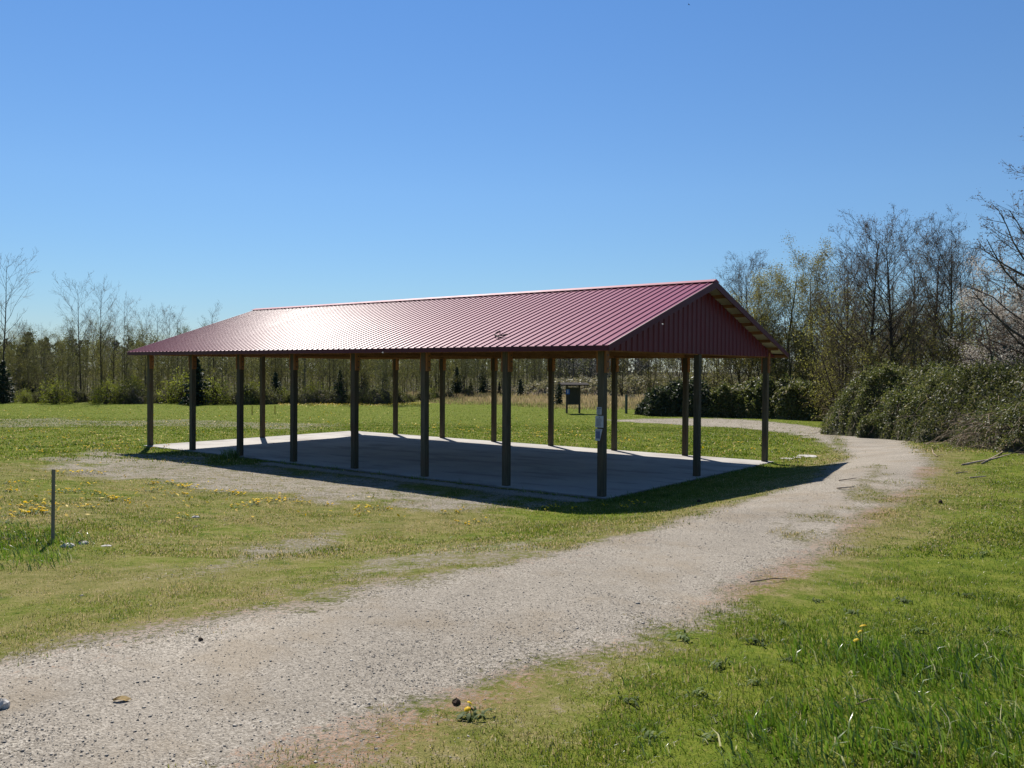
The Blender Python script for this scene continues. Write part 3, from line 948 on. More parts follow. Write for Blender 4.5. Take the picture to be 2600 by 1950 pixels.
def tree_proto(name, grown, trunk_mat, crown_mat, leaf_mat=None, nleaf=0, lsize=.05, spread=.15, seed=0, leaf_low=None, tw=1.0):
    trunk, twigs, tips = grown
    R = np.random.default_rng(seed + 99)
    root = empty(name, (0, 0, -500))
    V, Fq = segs_mesh(name, trunk, 5)
    link('trunk', np_mesh('trunk', V, [Fq], True), trunk_mat, root)
    twigs = [(a, b, c * tw, d * tw) for a, b, c, d in twigs]
    V, Fq = segs_mesh(name, twigs, 3)
    parts_mats = np.zeros(len(Fq), np.int32)
    r = np.full(len(V), .5)
    if leaf_mat is not None:
        idx = R.integers(0, len(tips), nleaf)
        P = tips[idx] + R.normal(0, spread, (nleaf, 3))
        lv, lf = leaf_quads(P, lsize)
        lr = np.repeat(np.clip(R.normal(.5, .25, nleaf), 0, 1), 4)
        Vn, Fn, rn = merge([(V, Fq, r), (lv, lf, lr)])
        me = np_mesh('crown', Vn, [Fn], False, {'r': rn})
        me.materials.append(crown_mat); me.materials.append(leaf_mat)
        mi = np.r_[parts_mats, np.ones(len(lf), np.int32)]
        me.polygons.foreach_set('material_index', mi)
    else:
        me = np_mesh('crown', V, [Fq], False, {'r': r}); me.materials.append(crown_mat)
    link('crown', me, None, root)
    return root


USED = set()


def place(proto, loc, s=1.0, rz=None, label=None, cat=None, group=None, sz=None):
    o = proto if proto.name not in USED else copy_tree(proto)
    USED.add(proto.name)
    o.location = loc; o.scale = (s, s, s * (sz or 1)); o.rotation_euler = (0, 0, rng.uniform(0, 6.28) if rz is None else rz)
    for k, v in (('label', label), ('category', cat), ('group', group)):
        if v: o[k] = v
        elif k in o: del o[k]
    return o


def gp(u, D, dz=0.0):
    """ground point at photo column u (2600 wide) and distance D"""
    x = (u - 1300) / F * D
    return np.array([x, D, float(terrain(x, D)) + dz])


def height_for(u, vtop, D):
    return at_depth(u, vtop, D)[2] - float(terrain((u - 1300) / F * D, D))


# ---- prototypes
def protos():
    P = {}
    P['sap'] = [tree_proto('young_alder', grow_tree(100 + i, 10, .055, .12, 40, 48, .30, 6, 3, .55, .06), MAT['bark_grey'] if i % 2 else MAT['bark_brown'], MAT['twig_brown'], MAT['leaf_olive'] if i % 3 else MAT['leaf_bud'],
                           5200, .042, .20, i, tw=1.3) for i in range(6)]
    P['poplar'] = [tree_proto('bare_poplar', grow_tree(200 + i, 12, .10, .34, 24, 52, .42, 6, 3, .55, .045), MAT['bark_brown'], MAT['twig_pale'], None, tw=1.25, seed=i) for i in range(4)]
    P['alder'] = [tree_proto('bare_alder', grow_tree(300 + i, 9, .13, .22, 38, 56, .46, 10, 5, .46, .06), MAT['bark_dark'], MAT['twig_brown'] if i % 2 else MAT['twig_dark'], MAT['catkin'], 4200, .03, .07, i, tw=.95) for i in range(5)]
    P['yellow'] = [tree_proto('budding_willow', grow_tree(400 + i, 8, .11, .12, 44, 52, .50, 7, 5, .40, .07, fork=2, twob=.03), MAT['bark_dark'], MAT['twig_brown'], MAT['leaf_yellow'], 27000, .038, .19, i) for i in range(2)]
    P['brown'] = [tree_proto('brown_thicket_tree', grow_tree(450 + i, 5, .07, .05, 46, 58, .46, 9, 6, .30, .10, fork=2, twob=.04), MAT['bark_brown'], MAT['twig_brown'], MAT['leaf_bud'], 3000, .036, .19, i, tw=1.0) for i in range(3)]
    return P


PR = protos()


def conifer(name, seed, H, rad, nb=60, dens=26, mat=None, needle=.10):
    R = np.random.default_rng(seed)
    root = empty(name, (0, 0, -500))
    tr = [(np.array([0, 0, H * i / 8]), np.array([0, 0, H * (i + 1) / 8]), .07 * (1 - i / 8.5), .07 * (1 - (i + 1) / 8.5)) for i in range(8)]
    V, Fq = segs_mesh(name, tr, 6)
    link('trunk', np_mesh('trunk', V, [Fq], True), MAT['bark_dark'], root)
    pts, dirs, S = [], [], []
    for b in range(nb):
        f = (b + R.uniform()) / nb
        z = H * (.03 + .96 * f); L = rad * (1 - f) ** .8 * R.uniform(.5, 1.35) + .06; a = b * 2.4 + R.uniform(-.4, .4)
        p = np.array([0, 0, z]); d = np.array([math.cos(a), math.sin(a), .25 - .55 * (1 - f)])
        q = p + d * L; S.append((p, q, .016, .005))
        for k in range(int(dens * (L / rad) + 5)):
            t = R.uniform(.12, 1.05)
            side = np.array([-math.sin(a), math.cos(a), 0]) * R.normal(0, .20 * L * (1.1 - t) + .02)
            pts.append(p + d * L * t + side + np.array([0, 0, R.normal(-.03, .03)]))
    P_ = np.array(pts)
    V, Fq = segs_mesh(name, S, 3)
    lv, lf = leaf_quads(P_, needle, np.array([[0, 0, 1.]]), .35)
    lr = np.repeat(np.clip(R.normal(.45, .25, len(P_)), 0, 1), 4)
    Vn, Fn, rn = merge([(V, Fq, np.full(len(V), .1)), (lv, lf, lr)])
    link('crown', np_mesh('crown', Vn, [Fn], False, {'r': rn}), mat or MAT['needle'], root)
    return root


PR['spruce'] = [conifer('young_spruce', 1, 3.2, .95, 90, 34), conifer('young_spruce', 2, 3.2, .8, 80, 30), conifer('young_spruce', 3, 4.5, 1.5, 130, 46, needle=.13)]


def shrub_proto(name, seed, rad, h, n, mat, size, core=True, cmat='core', stem='cane_dark'):
    """rounded leafy bush: lumpy outline, leaves through the outer shell, stems inside"""
    R = np.random.default_rng(seed)
    root = empty(name, (0, 0, -500))
    ph = R.uniform(0, 6.28, 6)

    def radius(th, el):
        return 1 + .16 * np.sin(3 * th + ph[0] + 2 * el) + .12 * np.sin(5 * th + ph[1] - 3 * el) + .10 * np.sin(9 * th + ph[2] + 6 * el) + .07 * np.sin(14 * th + 11 * el + ph[3])
    th = R.uniform(0, 6.28, n); el = np.arcsin(R.uniform(0, 1, n))
    q = radius(th, el) * (1 - np.abs(R.normal(0, .16, n)))
    P_ = np.stack([np.cos(th) * np.cos(el) * q * rad, np.sin(th) * np.cos(el) * q * rad, np.sin(el) * q * h + .02], 1)
    lv, lf = leaf_quads(P_, size, np.stack([np.cos(th), np.sin(th), np.sin(el) + .3], 1), .3)
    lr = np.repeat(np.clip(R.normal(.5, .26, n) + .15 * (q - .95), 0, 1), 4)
    link('foliage', np_mesh('foliage', lv, [lf], False, {'r': lr}), mat, root)
    S = []
    for _ in range(60):
        t, e = R.uniform(0, 6.28), R.uniform(.15, 1.5)
        k = radius(t, e) * R.uniform(.75, 1.05)
        q = np.array([math.cos(t) * math.cos(e) * k * rad, math.sin(t) * math.cos(e) * k * rad, math.sin(e) * k * h])
        m = q * .5 + np.array([R.normal(0, .1), R.normal(0, .1), .12 * h])
        b = q * np.array([.12, .12, 0]); S += [(b, m, .02, .014), (m, q, .014, .005)]
    V, Fq = segs_mesh(name, S, 4)
    link('stems', np_mesh('stems', V, [Fq]), MAT[stem], root)
    if core:  # closed dome added inside the bush to stop light passing through
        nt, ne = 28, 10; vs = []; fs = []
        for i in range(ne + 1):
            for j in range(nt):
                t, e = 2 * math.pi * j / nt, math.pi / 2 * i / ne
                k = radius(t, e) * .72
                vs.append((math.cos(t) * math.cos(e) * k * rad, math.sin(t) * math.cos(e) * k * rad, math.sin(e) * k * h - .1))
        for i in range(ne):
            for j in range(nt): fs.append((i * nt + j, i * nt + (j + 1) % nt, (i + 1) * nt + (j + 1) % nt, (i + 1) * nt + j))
        me = bpy.data.meshes.new('light_blocker'); me.from_pydata(vs, [], fs); me.update()
        link('light_blocker', me, MAT[cmat], root)
    return root


PR['green'] = [shrub_proto('green_shrub', 11 + i, 1.3, 1.9, 2600, MAT['leaf_green'], .055, False) for i in range(2)]
PR['brush'] = [shrub_proto('brown_brush', 21 + i, 1.7, 1.7, 3600, MAT['leaf_olive'], .06, True, 'core_brown', 'cane') for i in range(2)]
PR['dark'] = [shrub_proto('dark_evergreen_bush', 31, 1.6, 3.2, 7000, MAT['needle'], .11)]


# ---- the young wood beyond the field
def build_wood():
    G = 'young trees of the wood beyond the field'
    L = 'thin young tree with sparse olive buds in the wood beyond the field'
    cols = list(np.linspace(-60, 1410, 120))
    for i, u in enumerate(cols):
        u = u + rng.uniform(-9, 9)
        rec = sst(950, 1400, u) * 45
        D = 83 + rec + rng.uniform(0, 18)
        vt = rng.uniform(828, 908) if u < 640 else rng.uniform(800, 880)
        if u < 150: vt = rng.uniform(835, 900)
        h = height_for(u, vt, D)
        pr = PR['sap'][int(rng.integers(0, 6))]
        place(pr, gp(u, D), h / 10.0, None, L, 'tree', G)
    # tall bare poplars that stand above the wood
    for u, vt, D, lab in ((6, 672, 84, 'tallest bare pale-branched tree at the left edge of the photo'),
                          (205, 735, 85, 'wide-forked bare tree above the wood, left of its darker straight neighbour'),
                          (258, 752, 82, 'bare tree with dark straight trunk standing in front of the wood'),
                          (286, 800, 88, 'slim bare tree just right of the dark straight trunk'),
                          (318, 785, 92, 'second slim bare tree right of the dark straight trunk'),
                          (368, 812, 95, 'bare twiggy tree leftmost in the cluster beside the roof end'),
                          (400, 795, 92, 'tallest bare twiggy tree in the cluster beside the roof end'),
                          (428, 805, 96, 'bare twiggy tree rightmost but one in the cluster beside the roof end'),
                          (452, 812, 92, 'bare twiggy tree touching the roof end, rightmost of its cluster'),
                          (104, 840, 96, 'very thin distant bare tree rising alone between the two tall ones'),
                          (545, 800, 90, 'bare tree trunk seen between the third and fourth front posts')):
        place(PR['poplar'][int(rng.integers(0, 4))], gp(u, D), height_for(u, vt, D) / 12.0, None, lab, 'tree', 'bare trees above the wood')
    # evergreens at the edge of the wood
    for k, (u, vt, vb, D, lab) in enumerate(((8, 915, 1022, 80, 'dark bushy evergreen cut by the left edge of the photo'),
                                (498, 905, 1022, 79, 'big dark evergreen behind the second front post from the left'),
                                (700, 945, 1016, 84, 'dim narrow spruce left of the fourth front post'),
                                (863, 940, 1013, 84, 'sharp dark little spruce standing free in front of the wood'),
                                (925, 945, 1000, 95, 'dark spruce just right of the fifth front post'),
                                (977, 940, 1003, 96, 'dark spruce left of the shadowed rear post'),
                                (1160, 930, 1000, 110, 'dark spruce left of the taller pair by the meadow path'),
                                (1225, 925, 990, 122, 'tall dark spruce where the meadow path meets the wood'),
                                (1195, 962, 992, 118, 'low dark spruce between the two tall ones by the meadow path'),
                                (1268, 970, 987, 120, 'small dark spruce alone on the meadow beside a rear post'),
                                (72, 842, 1000, 108, 'pointed dark conifer top rising out of the wood at far left'),
                                (118, 855, 1000, 116, 'lower dark conifer top right of the pointed one'),
                                (1322, 962, 986, 112, 'tiny lone fir on the meadow left of the notice board'),
                                (1420, 968, 1012, 84, 'small green fir right beside the notice board'))):
        base = gp(u, D); h = height_for(u, vt, D)
        pr = PR['spruce'][2] if vt < 910 and D < 90 else PR['spruce'][k % 2]
        H = 4.5 if pr is PR['spruce'][2] else 3.2
        place(pr, base, h / H, None, lab, 'conifer', 'dark conifers at the wood edge', sz=1.0)
    # bright shrubs and brown brush along the foot of the wood
    for u, vt, D, w, lab in ((140, 965, 79, 1.1, 'bright green shrub left of the straight dark trunk'), (62, 990, 80, .8, 'low green shrub near the left evergreen'),
                             (270, 965, 80, 1., 'green shrub at the foot of the dark straight trunk'), (330, 955, 82, 1.2, 'tall green shrub just left of the end post'),
                             (466, 948, 82, 1.0, 'tall yellow green shrub beside the big dark evergreen'), (545, 960, 80, 1.1, 'round bright shrub between second and third front posts'),
                             (640, 970, 81, 1.2, 'round bright shrub just left of the rear left post'), (720, 985, 83, 1., 'green shrub behind the fourth front post'),
                             (795, 970, 86, 1.2, 'green shrub right of the fourth front post'), (1090, 985, 98, 1.3, 'green shrub at the right end of the brown brush'),
                             (1155, 985, 110, 1.2, 'round green shrub below the tall spruce by the meadow')):
        place(PR['green'][int(rng.integers(0, 2))], gp(u, D), height_for(u, vt, D) / 1.95, None, lab, 'shrub', 'fresh green shrubs along the wood')
    for i, u in enumerate(np.linspace(-20, 1180, 34)):
        D = 81 + sst(950, 1200, u) * 24 + rng.uniform(0, 4)
        place(PR['brush'][i % 2], gp(u + rng.uniform(-8, 8), D), height_for(u, rng.uniform(975, 1000), D) / 1.75, None,
              'brown twiggy brush at the foot of the wood beyond the field', 'brush', 'brown brush at the foot of the wood')
    # the mass of the wood behind: stems and twigs nobody could count
    S, LP = [], []
    for i in range(420):
        u = rng.uniform(-150, 1500); D = 100 + sst(950, 1400, u) * 60 + rng.uniform(0, 45)
        b = gp(u, D); h = height_for(u, rng.uniform(840, 905), D)
        lean_ = rng.normal(0, .04, 2); top = b + np.array([lean_[0] * h, lean_[1] * h, h])
        S.append((b, top, .07, .012))
        for k in range(16):
            f = rng.uniform(.2, .97); p = b + (top - b) * f; a = rng.uniform(0, 6.28); Lb = h * .17 * (1.15 - f)
            q = p + np.array([math.cos(a) * Lb * .6, math.sin(a) * Lb * .6, Lb]); S.append((p, q, .018, .008))
            for m in range(16): LP.append(p + (q - p) * rng.uniform(.2, 1.1) + rng.normal(0, .3, 3))
        for m in range(90): LP.append(b + np.array([rng.normal(0, 1.2), rng.normal(0, 1.2), abs(rng.normal(0, 1.3))]))
    V, Fq = segs_mesh('w', S, 3)
    lv, lf = leaf_quads(np.array(LP), .11)
    lr = np.repeat(np.clip(rng.normal(.4, .25, len(LP)), 0, 1), 4)
    Vn, Fn, rn = merge([(V, Fq, np.full(len(V), .5)), (lv, lf, lr)])
    me = np_mesh('woods', Vn, [Fn], False, {'r': rn}); me.materials.append(MAT['bark_brown']); me.materials.append(MAT['leaf_olive'])
    me.polygons.foreach_set('material_index', np.r_[np.zeros(len(Fq), np.int32), np.ones(len(lf), np.int32)])
    tag(link('woods', me), kind='stuff')


build_wood()


def build_far():
    # grey trees and conifers far behind the meadow, seen under and right of the roof
    P_ = []; S = []
    for i in range(110):
        u = rng.uniform(1330, 2120); D = 150 + rng.uniform(0, 60) if u < 1800 else 110 + rng.uniform(0, 60)
        b = gp(u, D); h = height_for(u, rng.uniform(800, 880), D)
        S.append((b, b + np.array([0, 0, h]), .12, .02))
        for k in range(22):
            f = rng.uniform(.12, .97); p = b + np.array([0, 0, h * f]); a = rng.uniform(0, 6.28); Lb = h * .32 * (1.15 - f) + .4
            q = p + np.array([math.cos(a) * Lb, math.sin(a) * Lb, Lb * .8]); S.append((p, q, .035, .012))
            for m in range(8): P_.append(p + (q - p) * rng.uniform(.2, 1.15) + rng.normal(0, .35, 3))
        for m in range(30): P_.append(b + np.array([rng.normal(0, 2), rng.normal(0, 2), abs(rng.normal(0, 1.5))]))
    V, Fq = segs_mesh('f', S, 3); lv, lf = leaf_quads(np.array(P_), .2)
    Vn, Fn, rn = merge([(V, Fq, np.full(len(V), .3)), (lv, lf, np.repeat(rng.uniform(0, 1, len(P_)), 4))])
    tag(link('forest', np_mesh('forest', Vn, [Fn], False, {'r': rn}), MAT['far_tree']), kind='stuff')
    # distant dark conifer ridge
    P_ = []
    S = []
    for i in range(420):
        u = rng.uniform(-300, 1650); D = 330 + rng.uniform(0, 60)
        b = gp(u, D); h = height_for(u, 866 + rng.uniform(-5, 14) + (12 if u > 400 else 0), D)
        S.append((b, b + np.array([0, 0, h]), .4, .05))
        for k in range(34):
            f = rng.uniform(.1, 1); w = 3.6 * (1 - f) + .3
            P_.append(b + np.array([rng.uniform(-w, w), rng.uniform(-w, w), h * f]))
    V, Fq = segs_mesh('r', S, 3); lv, lf = leaf_quads(np.array(P_), 1.0)
    Vn, Fn, rn = merge([(V, Fq, np.full(len(V), .3)), (lv, lf, np.repeat(rng.uniform(0, 1, len(P_)), 4))])
    tag(link('conifer_forest', np_mesh('conifer_forest', Vn, [Fn], False, {'r': rn}), MAT['far_conifer']), kind='stuff')


build_far()


# ---- brambles
def bramble(name, spine, width, height, nleaf, lsize, mat, label, canes=80, dead=0, core='core', seed=0, group='bramble thickets', lumps=.28):
    """mounded thicket along a spine of ground points: leaves in the outer shell, arching canes, added dark mound inside to block light"""
    R = np.random.default_rng(seed)
    Sp = np.array([p[:2] for p in spine])
    seg = np.linalg.norm(np.diff(Sp, axis=0), axis=1); cum = np.r_[0, np.cumsum(seg)]
    Hs = np.array(height if hasattr(height, '__len__') else [height] * len(Sp), float)
    Ws = np.array(width if hasattr(width, '__len__') else [width] * len(Sp), float)

    def at(t):
        s = t * cum[-1]
        return np.stack([np.interp(s, cum, Sp[:, 0]), np.interp(s, cum, Sp[:, 1])], -1), np.interp(s, cum, Hs), np.interp(s, cum, Ws)
    # signed field: distance from spine normalised
    c0 = Sp.mean(0)
    mn, mx = Sp.min(0) - Ws.max() * 1.3, Sp.max(0) + Ws.max() * 1.3

    tt = np.linspace(0, 1, 80); cc, hh, ww = at(tt)

    def field(x, y):
        d = np.hypot(x[:, None] - cc[None, :, 0], y[:, None] - cc[None, :, 1]) / ww[None]
        j = d.argmin(1); d = d[np.arange(len(x)), j]
        lump = 1 + lumps * (fbm(x * .75, y * .75, seed + 5) - .5) * 2 + .16 * (fbm(x * 2.2, y * 2.2, seed + 8) - .5) * 2
        e = np.clip(d / np.clip(lump, .6, 1.5), 0, 1.2)
        return hh[j] * np.clip(lump, .55, 1.5) * np.clip(1 - e ** 1.8, 0, 1) ** .75, e
    ox, oy = c0
    root = empty(name, (ox, oy, float(terrain(ox, oy))))
    oz = float(terrain(ox, oy))
    tag(root, label, 'bramble', group)
    # leaves
    m = nleaf * 4
    x, y = R.uniform(mn[0], mx[0], m), R.uniform(mn[1], mx[1], m)
    h, e = field(x, y)
    keep = h > .05
    x, y, h, e = x[keep][:nleaf], y[keep][:nleaf], h[keep][:nleaf], e[keep][:nleaf]
    hx, _ = field(x + .15, y); hy, _ = field(x, y + .15)
    nx_, ny_ = -(hx - h) / .15, -(hy - h) / .15
    up = np.stack([nx_, ny_, np.ones_like(nx_)], 1); up /= np.linalg.norm(up, axis=1, keepdims=True)
    steep = sst(.55, 1, e)
    z = h - np.abs(R.normal(0, .16, len(x)))
    low = R.uniform(0, 1, len(x)) < .55 * steep
    z = np.where(low, h * R.uniform(0, 1, len(x)), z) + R.normal(0, .05, len(x)) + np.where(R.uniform(0, 1, len(x)) < .09, R.uniform(.05, .42, len(x)), 0)
    P_ = np.stack([x - ox, y - oy, np.maximum(z, .02) + terrain(x, y) - oz], 1)
    lv, lf = leaf_quads(P_, lsize, up, .35)
    cl = fbm(x * 1.4, y * 1.4, seed + 3) - .5
    lr = np.repeat(np.clip(R.normal(.46, .24, len(x)) + cl * .5, 0, 1), 4)
    link('foliage', np_mesh('foliage', lv, [lf], False, {'r': lr}), mat, root)
    # canes
    S = []

    def cane(rad_, long_, dead_):
        t = R.uniform(0, 1); c, hgt, w = at(np.array([t])); c, hgt, w = c[0], hgt[0], w[0]
        a = R.uniform(0, 6.28); rr = w * R.uniform(.5, 1.0)
        bx, by = c[0] + math.cos(a) * rr, c[1] + math.sin(a) * rr
        hb, _ = field(np.array([bx]), np.array([by])); hb = float(hb[0])
        p = np.array([bx - ox, by - oy, float(terrain(bx, by)) - oz + hb * (R.uniform(.3, 1) if not dead_ else R.uniform(.02, 1))])
        d = np.array([math.cos(a) + R.normal(0, .5), math.sin(a) + R.normal(0, .5), R.uniform(.0, 1.4)]); d /= np.linalg.norm(d)
        L = long_ * R.uniform(.5, 1.2); n = 6
        for i in range(n):
            d = d + np.array([R.normal(0, .12), R.normal(0, .12), -.26]); d /= np.linalg.norm(d)
            q = p + d * L / n
            gz = float(terrain(q[0] + ox, q[1] + oy)) - oz
            if q[2] < gz + .015: q[2] = gz + .015
            S.append((p, q, rad_, rad_ * .85)); p = q
    for _ in range(canes): cane(.006, .9, False)
    if S:
        V, Fq = segs_mesh(name, S, 3); link('canes', np_mesh('canes', V, [Fq]), MAT['cane_dark'], root)
    S.clear()
    for _ in range(dead): cane(.0075, 1.1, True)
    if S:
        V, Fq = segs_mesh(name, S, 3); link('dead_canes', np_mesh('dead_canes', V, [Fq]), MAT['cane'], root)
    # solid mound added under the leaves so no light shows through
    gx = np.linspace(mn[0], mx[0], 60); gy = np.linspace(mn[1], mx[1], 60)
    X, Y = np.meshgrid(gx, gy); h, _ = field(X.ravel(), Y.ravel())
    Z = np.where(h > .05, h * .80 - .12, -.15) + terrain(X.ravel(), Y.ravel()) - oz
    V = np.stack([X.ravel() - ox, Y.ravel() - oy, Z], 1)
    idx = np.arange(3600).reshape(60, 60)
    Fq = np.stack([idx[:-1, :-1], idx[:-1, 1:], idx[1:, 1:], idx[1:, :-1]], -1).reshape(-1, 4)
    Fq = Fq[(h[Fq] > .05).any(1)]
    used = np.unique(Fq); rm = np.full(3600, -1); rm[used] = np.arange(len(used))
    link('light_blocker', np_mesh('light_blocker', V[used], [rm[Fq]], True), MAT[core], root)
    return root


def build_brambles():
    q = lambda u, v: pd(u, v)
    bramble('bramble_bush', [gp(2225, 38.5), gp(2262, 37), gp(2360, 34.5), gp(2430, 32.5)], [2.3, 2.7, 2.9, 2.6], [2.1, 2.75, 2.45, 2.2], 110000, .046, MAT['leaf_bramble'],
            'largest rounded green bramble mound beside the bend of the gravel path', 420, 90, seed=1)
    bramble('bramble_bush', [gp(2490, 31), gp(2610, 28), gp(2760, 26)], [2.4, 2.8, 3.0], [2.2, 2.3, 2.2], 95000, .046, MAT['leaf_bramble'],
            'bramble thicket with pale dead canes below the blossoming tree at right', 260, 280, 'core', seed=2)
    bramble('bramble_bush', [gp(2530, 25.5), gp(2680, 22.5)], [1.2, 1.6], [1.1, 1.3], 30000, .04, MAT['leaf_bramble'],
            'low brown heap of dead bramble canes by the lawn at the right edge', 60, 420, 'core_brown', seed=3)
    bramble('bramble_bush', [gp(1700, 66), gp(1755, 66)], [2.1, 2.4], [2.2, 2.5], 30000, .10, MAT['leaf_bramble_dark'],
            'very dark bramble dome seen between the last two rear posts', 80, 10, seed=4)
    bramble('bramble_bush', [gp(1860, 65), gp(1960, 64), gp(2070, 62)], [2.5, 2.6, 2.8], [2.4, 2.6, 2.4], 42000, .10, MAT['leaf_bramble'],
            'long dark bramble clump behind the right front corner of the shelter', 100, 20, seed=5)
    bramble('bramble_bush', [gp(1420, 116), gp(1560, 114), gp(1720, 110), (27, 104), (36, 98)], [6, 7, 7, 6, 6], [2.0, 2.3, 2.5, 2.7, 3.0], 46000, .17, MAT['leaf_bramble_far'],
            'long pale olive bramble bank behind the notice board and bollard', 60, 40, 'core_brown', seed=6, lumps=.16)


build_brambles()


def build_right_trees():
    G = 'trees behind the brambles at right'
    for i, (u, vt, D, kind, lab) in enumerate((
            (1905, 655, 78, 'alder', 'thin grey bare tree just right of the roof peak'),
            (1875, 690, 82, 'alder', 'faint bare tree half hidden by the roof slope'),
            (1985, 660, 76, 'yellow', 'yellow green budding tree right of the roof slope, left one of two'),
            (2062, 645, 75, 'yellow', 'yellow green budding tree with the higher crown, right one of two'),
            (2150, 640, 48, 'alder', 'dark leaning bare tree left of the two tallest straight trunks'),
            (2206, 565, 46, 'alder', 'tall bare alder with a straight dark trunk, left of the tallest pair'),
            (2268, 570, 46, 'alder', 'tall bare alder with a straight dark trunk, right of the tallest pair'),
            (2312, 640, 50, 'alder', 'shorter bare alder just right of the tallest pair'),
            (2362, 600, 48, 'alder', 'bare alder with upright twigs in the middle of the right hand row'),
            (2412, 590, 47, 'alder', 'bare alder nearest the blossoming tree with fan of twigs'),
            (2450, 640, 52, 'alder', 'thin bare alder behind the blossoming tree'),
            (2110, 690, 70, 'alder', 'thin bare tree between the budding trees and the leaning one'),
            (2235, 745, 58, 'yellow', 'olive leafed tree behind the tallest pair of alders'),
            (2340, 770, 56, 'yellow', 'olive leafed tree behind the middle of the right hand row'))):
        p = PR[kind]; H = 9.0 if kind == 'alder' else 8.0
        place(p[i % len(p)], gp(u, D), height_for(u, vt, D) / H * .90, None, lab, 'tree', G)
    for i, (u, vt, D) in enumerate(((1820, 850, 80), (1880, 820, 76), (1940, 800, 74), (2010, 800, 72), (2080, 780, 70), (2140, 790, 46), (2190, 840, 44), (2240, 830, 48), (2300, 845, 44), (2350, 835, 47),
                                    (2400, 840, 44), (2450, 820, 42), (2500, 800, 40), (1780, 850, 84), (1720, 860, 90), (1650, 870, 96), (2560, 760, 38), (1580, 872, 104), (2110, 765, 60), (2165, 760, 57), (2225, 790, 60), (2395, 785, 56), (2460, 770, 58), (2300, 800, 62))):
        place(PR['brown'][i % 3], gp(u, D), height_for(u, vt, D) / 5.0, None, 'low tangled brown leafless tree under the taller trees at right', 'tree', 'tangled low trees at right')
    # big alder whose branches reach in from the right edge
    big = tree_proto('bare_alder', grow_tree(77, 10.2, .21, .16, 50, 66, .42, 8, 5, .32, .085, lean=(-.05, 0), fork=1), MAT['bark_dark'], MAT['twig_dark'], MAT['catkin'], 6000, .034, .06, 5, tw=1.1)
    place(big, gp(2650, 30), 1.0, 2.6, 'large bare alder reaching its branches in from the right edge of the photo', 'tree', None)
    bl = tree_proto('blossoming_tree', grow_tree(88, 6.0, .14, .10, 46, 58, .46, 8, 5, .30, .08, fork=2), MAT['bark_dark'], MAT['twig_dark'], MAT['blossom'], 26000, .032, .15, 3)
    place(bl, gp(2560, 35), 1.0, 1.0, 'small tree covered in whitish blossom behind the brambles at right', 'tree', None)
    bl2 = copy_tree(bl); bl2.location = gp(2640, 31); bl2.scale = (.85,) * 3; bl2.rotation_euler = (0, 0, 3.3)
    bl2['label'] = 'lower blossoming tree cut off by the right edge of the photo'
    # ivy-dark evergreen at the very edge
    place(PR['dark'][0], gp(2668, 33), 1.45, None, 'dark evergreen sliver at the right edge behind the blossom', 'conifer', None)


build_right_trees()


# ------------------------------------------------------------------ small things
def stake(name, u, vb, w, h, mat, label, group=None):
    c = px(u, vb); o = MB()
    o.add([(-w / 2, -w / 2, -.2), (w / 2, -w / 2, -.2), (w / 2, w / 2, -.2), (-w / 2, w / 2, -.2),
           (-w / 2, -w / 2, h), (w / 2, -w / 2, h - .004), (w / 2, w / 2, h - .008), (-w / 2, w / 2, h - .004)],
          [(0, 3, 2, 1), (4, 5, 6, 7), (0, 1, 5, 4), (1, 2, 6, 5), (2, 3, 7, 6), (3, 0, 4, 7)])
    ob = o.build(name, mat, None, .003); ob.location = c; ob.rotation_euler = (rng.normal(0, .012), .012, .5)
    tag(ob, label, 'stake', group); return ob


c = px(134, 1378); d = c[1]
stake('wooden_stake', 134, 1378, .038, 188 * d / F, MAT['stakew'], 'slender grey square wooden stake standing in the grass at left')
stake('marker_stake', 640, 1052, .07, .66, MAT['stakey'], 'short yellowish stake left of the rear left post', 'short stakes in the far field')
stake('marker_stake', 698, 1050, .07, .62, MAT['stakey'], 'short yellowish stake with grass at its foot, right of the rear left post', 'short stakes in the far field')

# bollard
c = px(1590, 1050); hb = 48 * c[1] / F
o = MB(); w = .155
o.add([(-w / 2, -w / 2, -.2), (w / 2, -w / 2, -.2), (w / 2, w / 2, -.2), (-w / 2, w / 2, -.2), (-w / 2, -w / 2, hb), (w / 2, -w / 2, hb - .03), (w / 2, w / 2, hb - .03), (-w / 2, w / 2, hb)],
      [(0, 3, 2, 1), (4, 5, 6, 7), (0, 1, 5, 4), (1, 2, 6, 5), (2, 3, 7, 6), (3, 0, 4, 7)])
b = o.build('wooden_bollard', MAT['bollardw'], None, .012); b.location = c; b.rotation_euler = (0, 0, .35)
tag(b, 'square grey green timber bollard in the grass near the dark brambles', 'bollard')


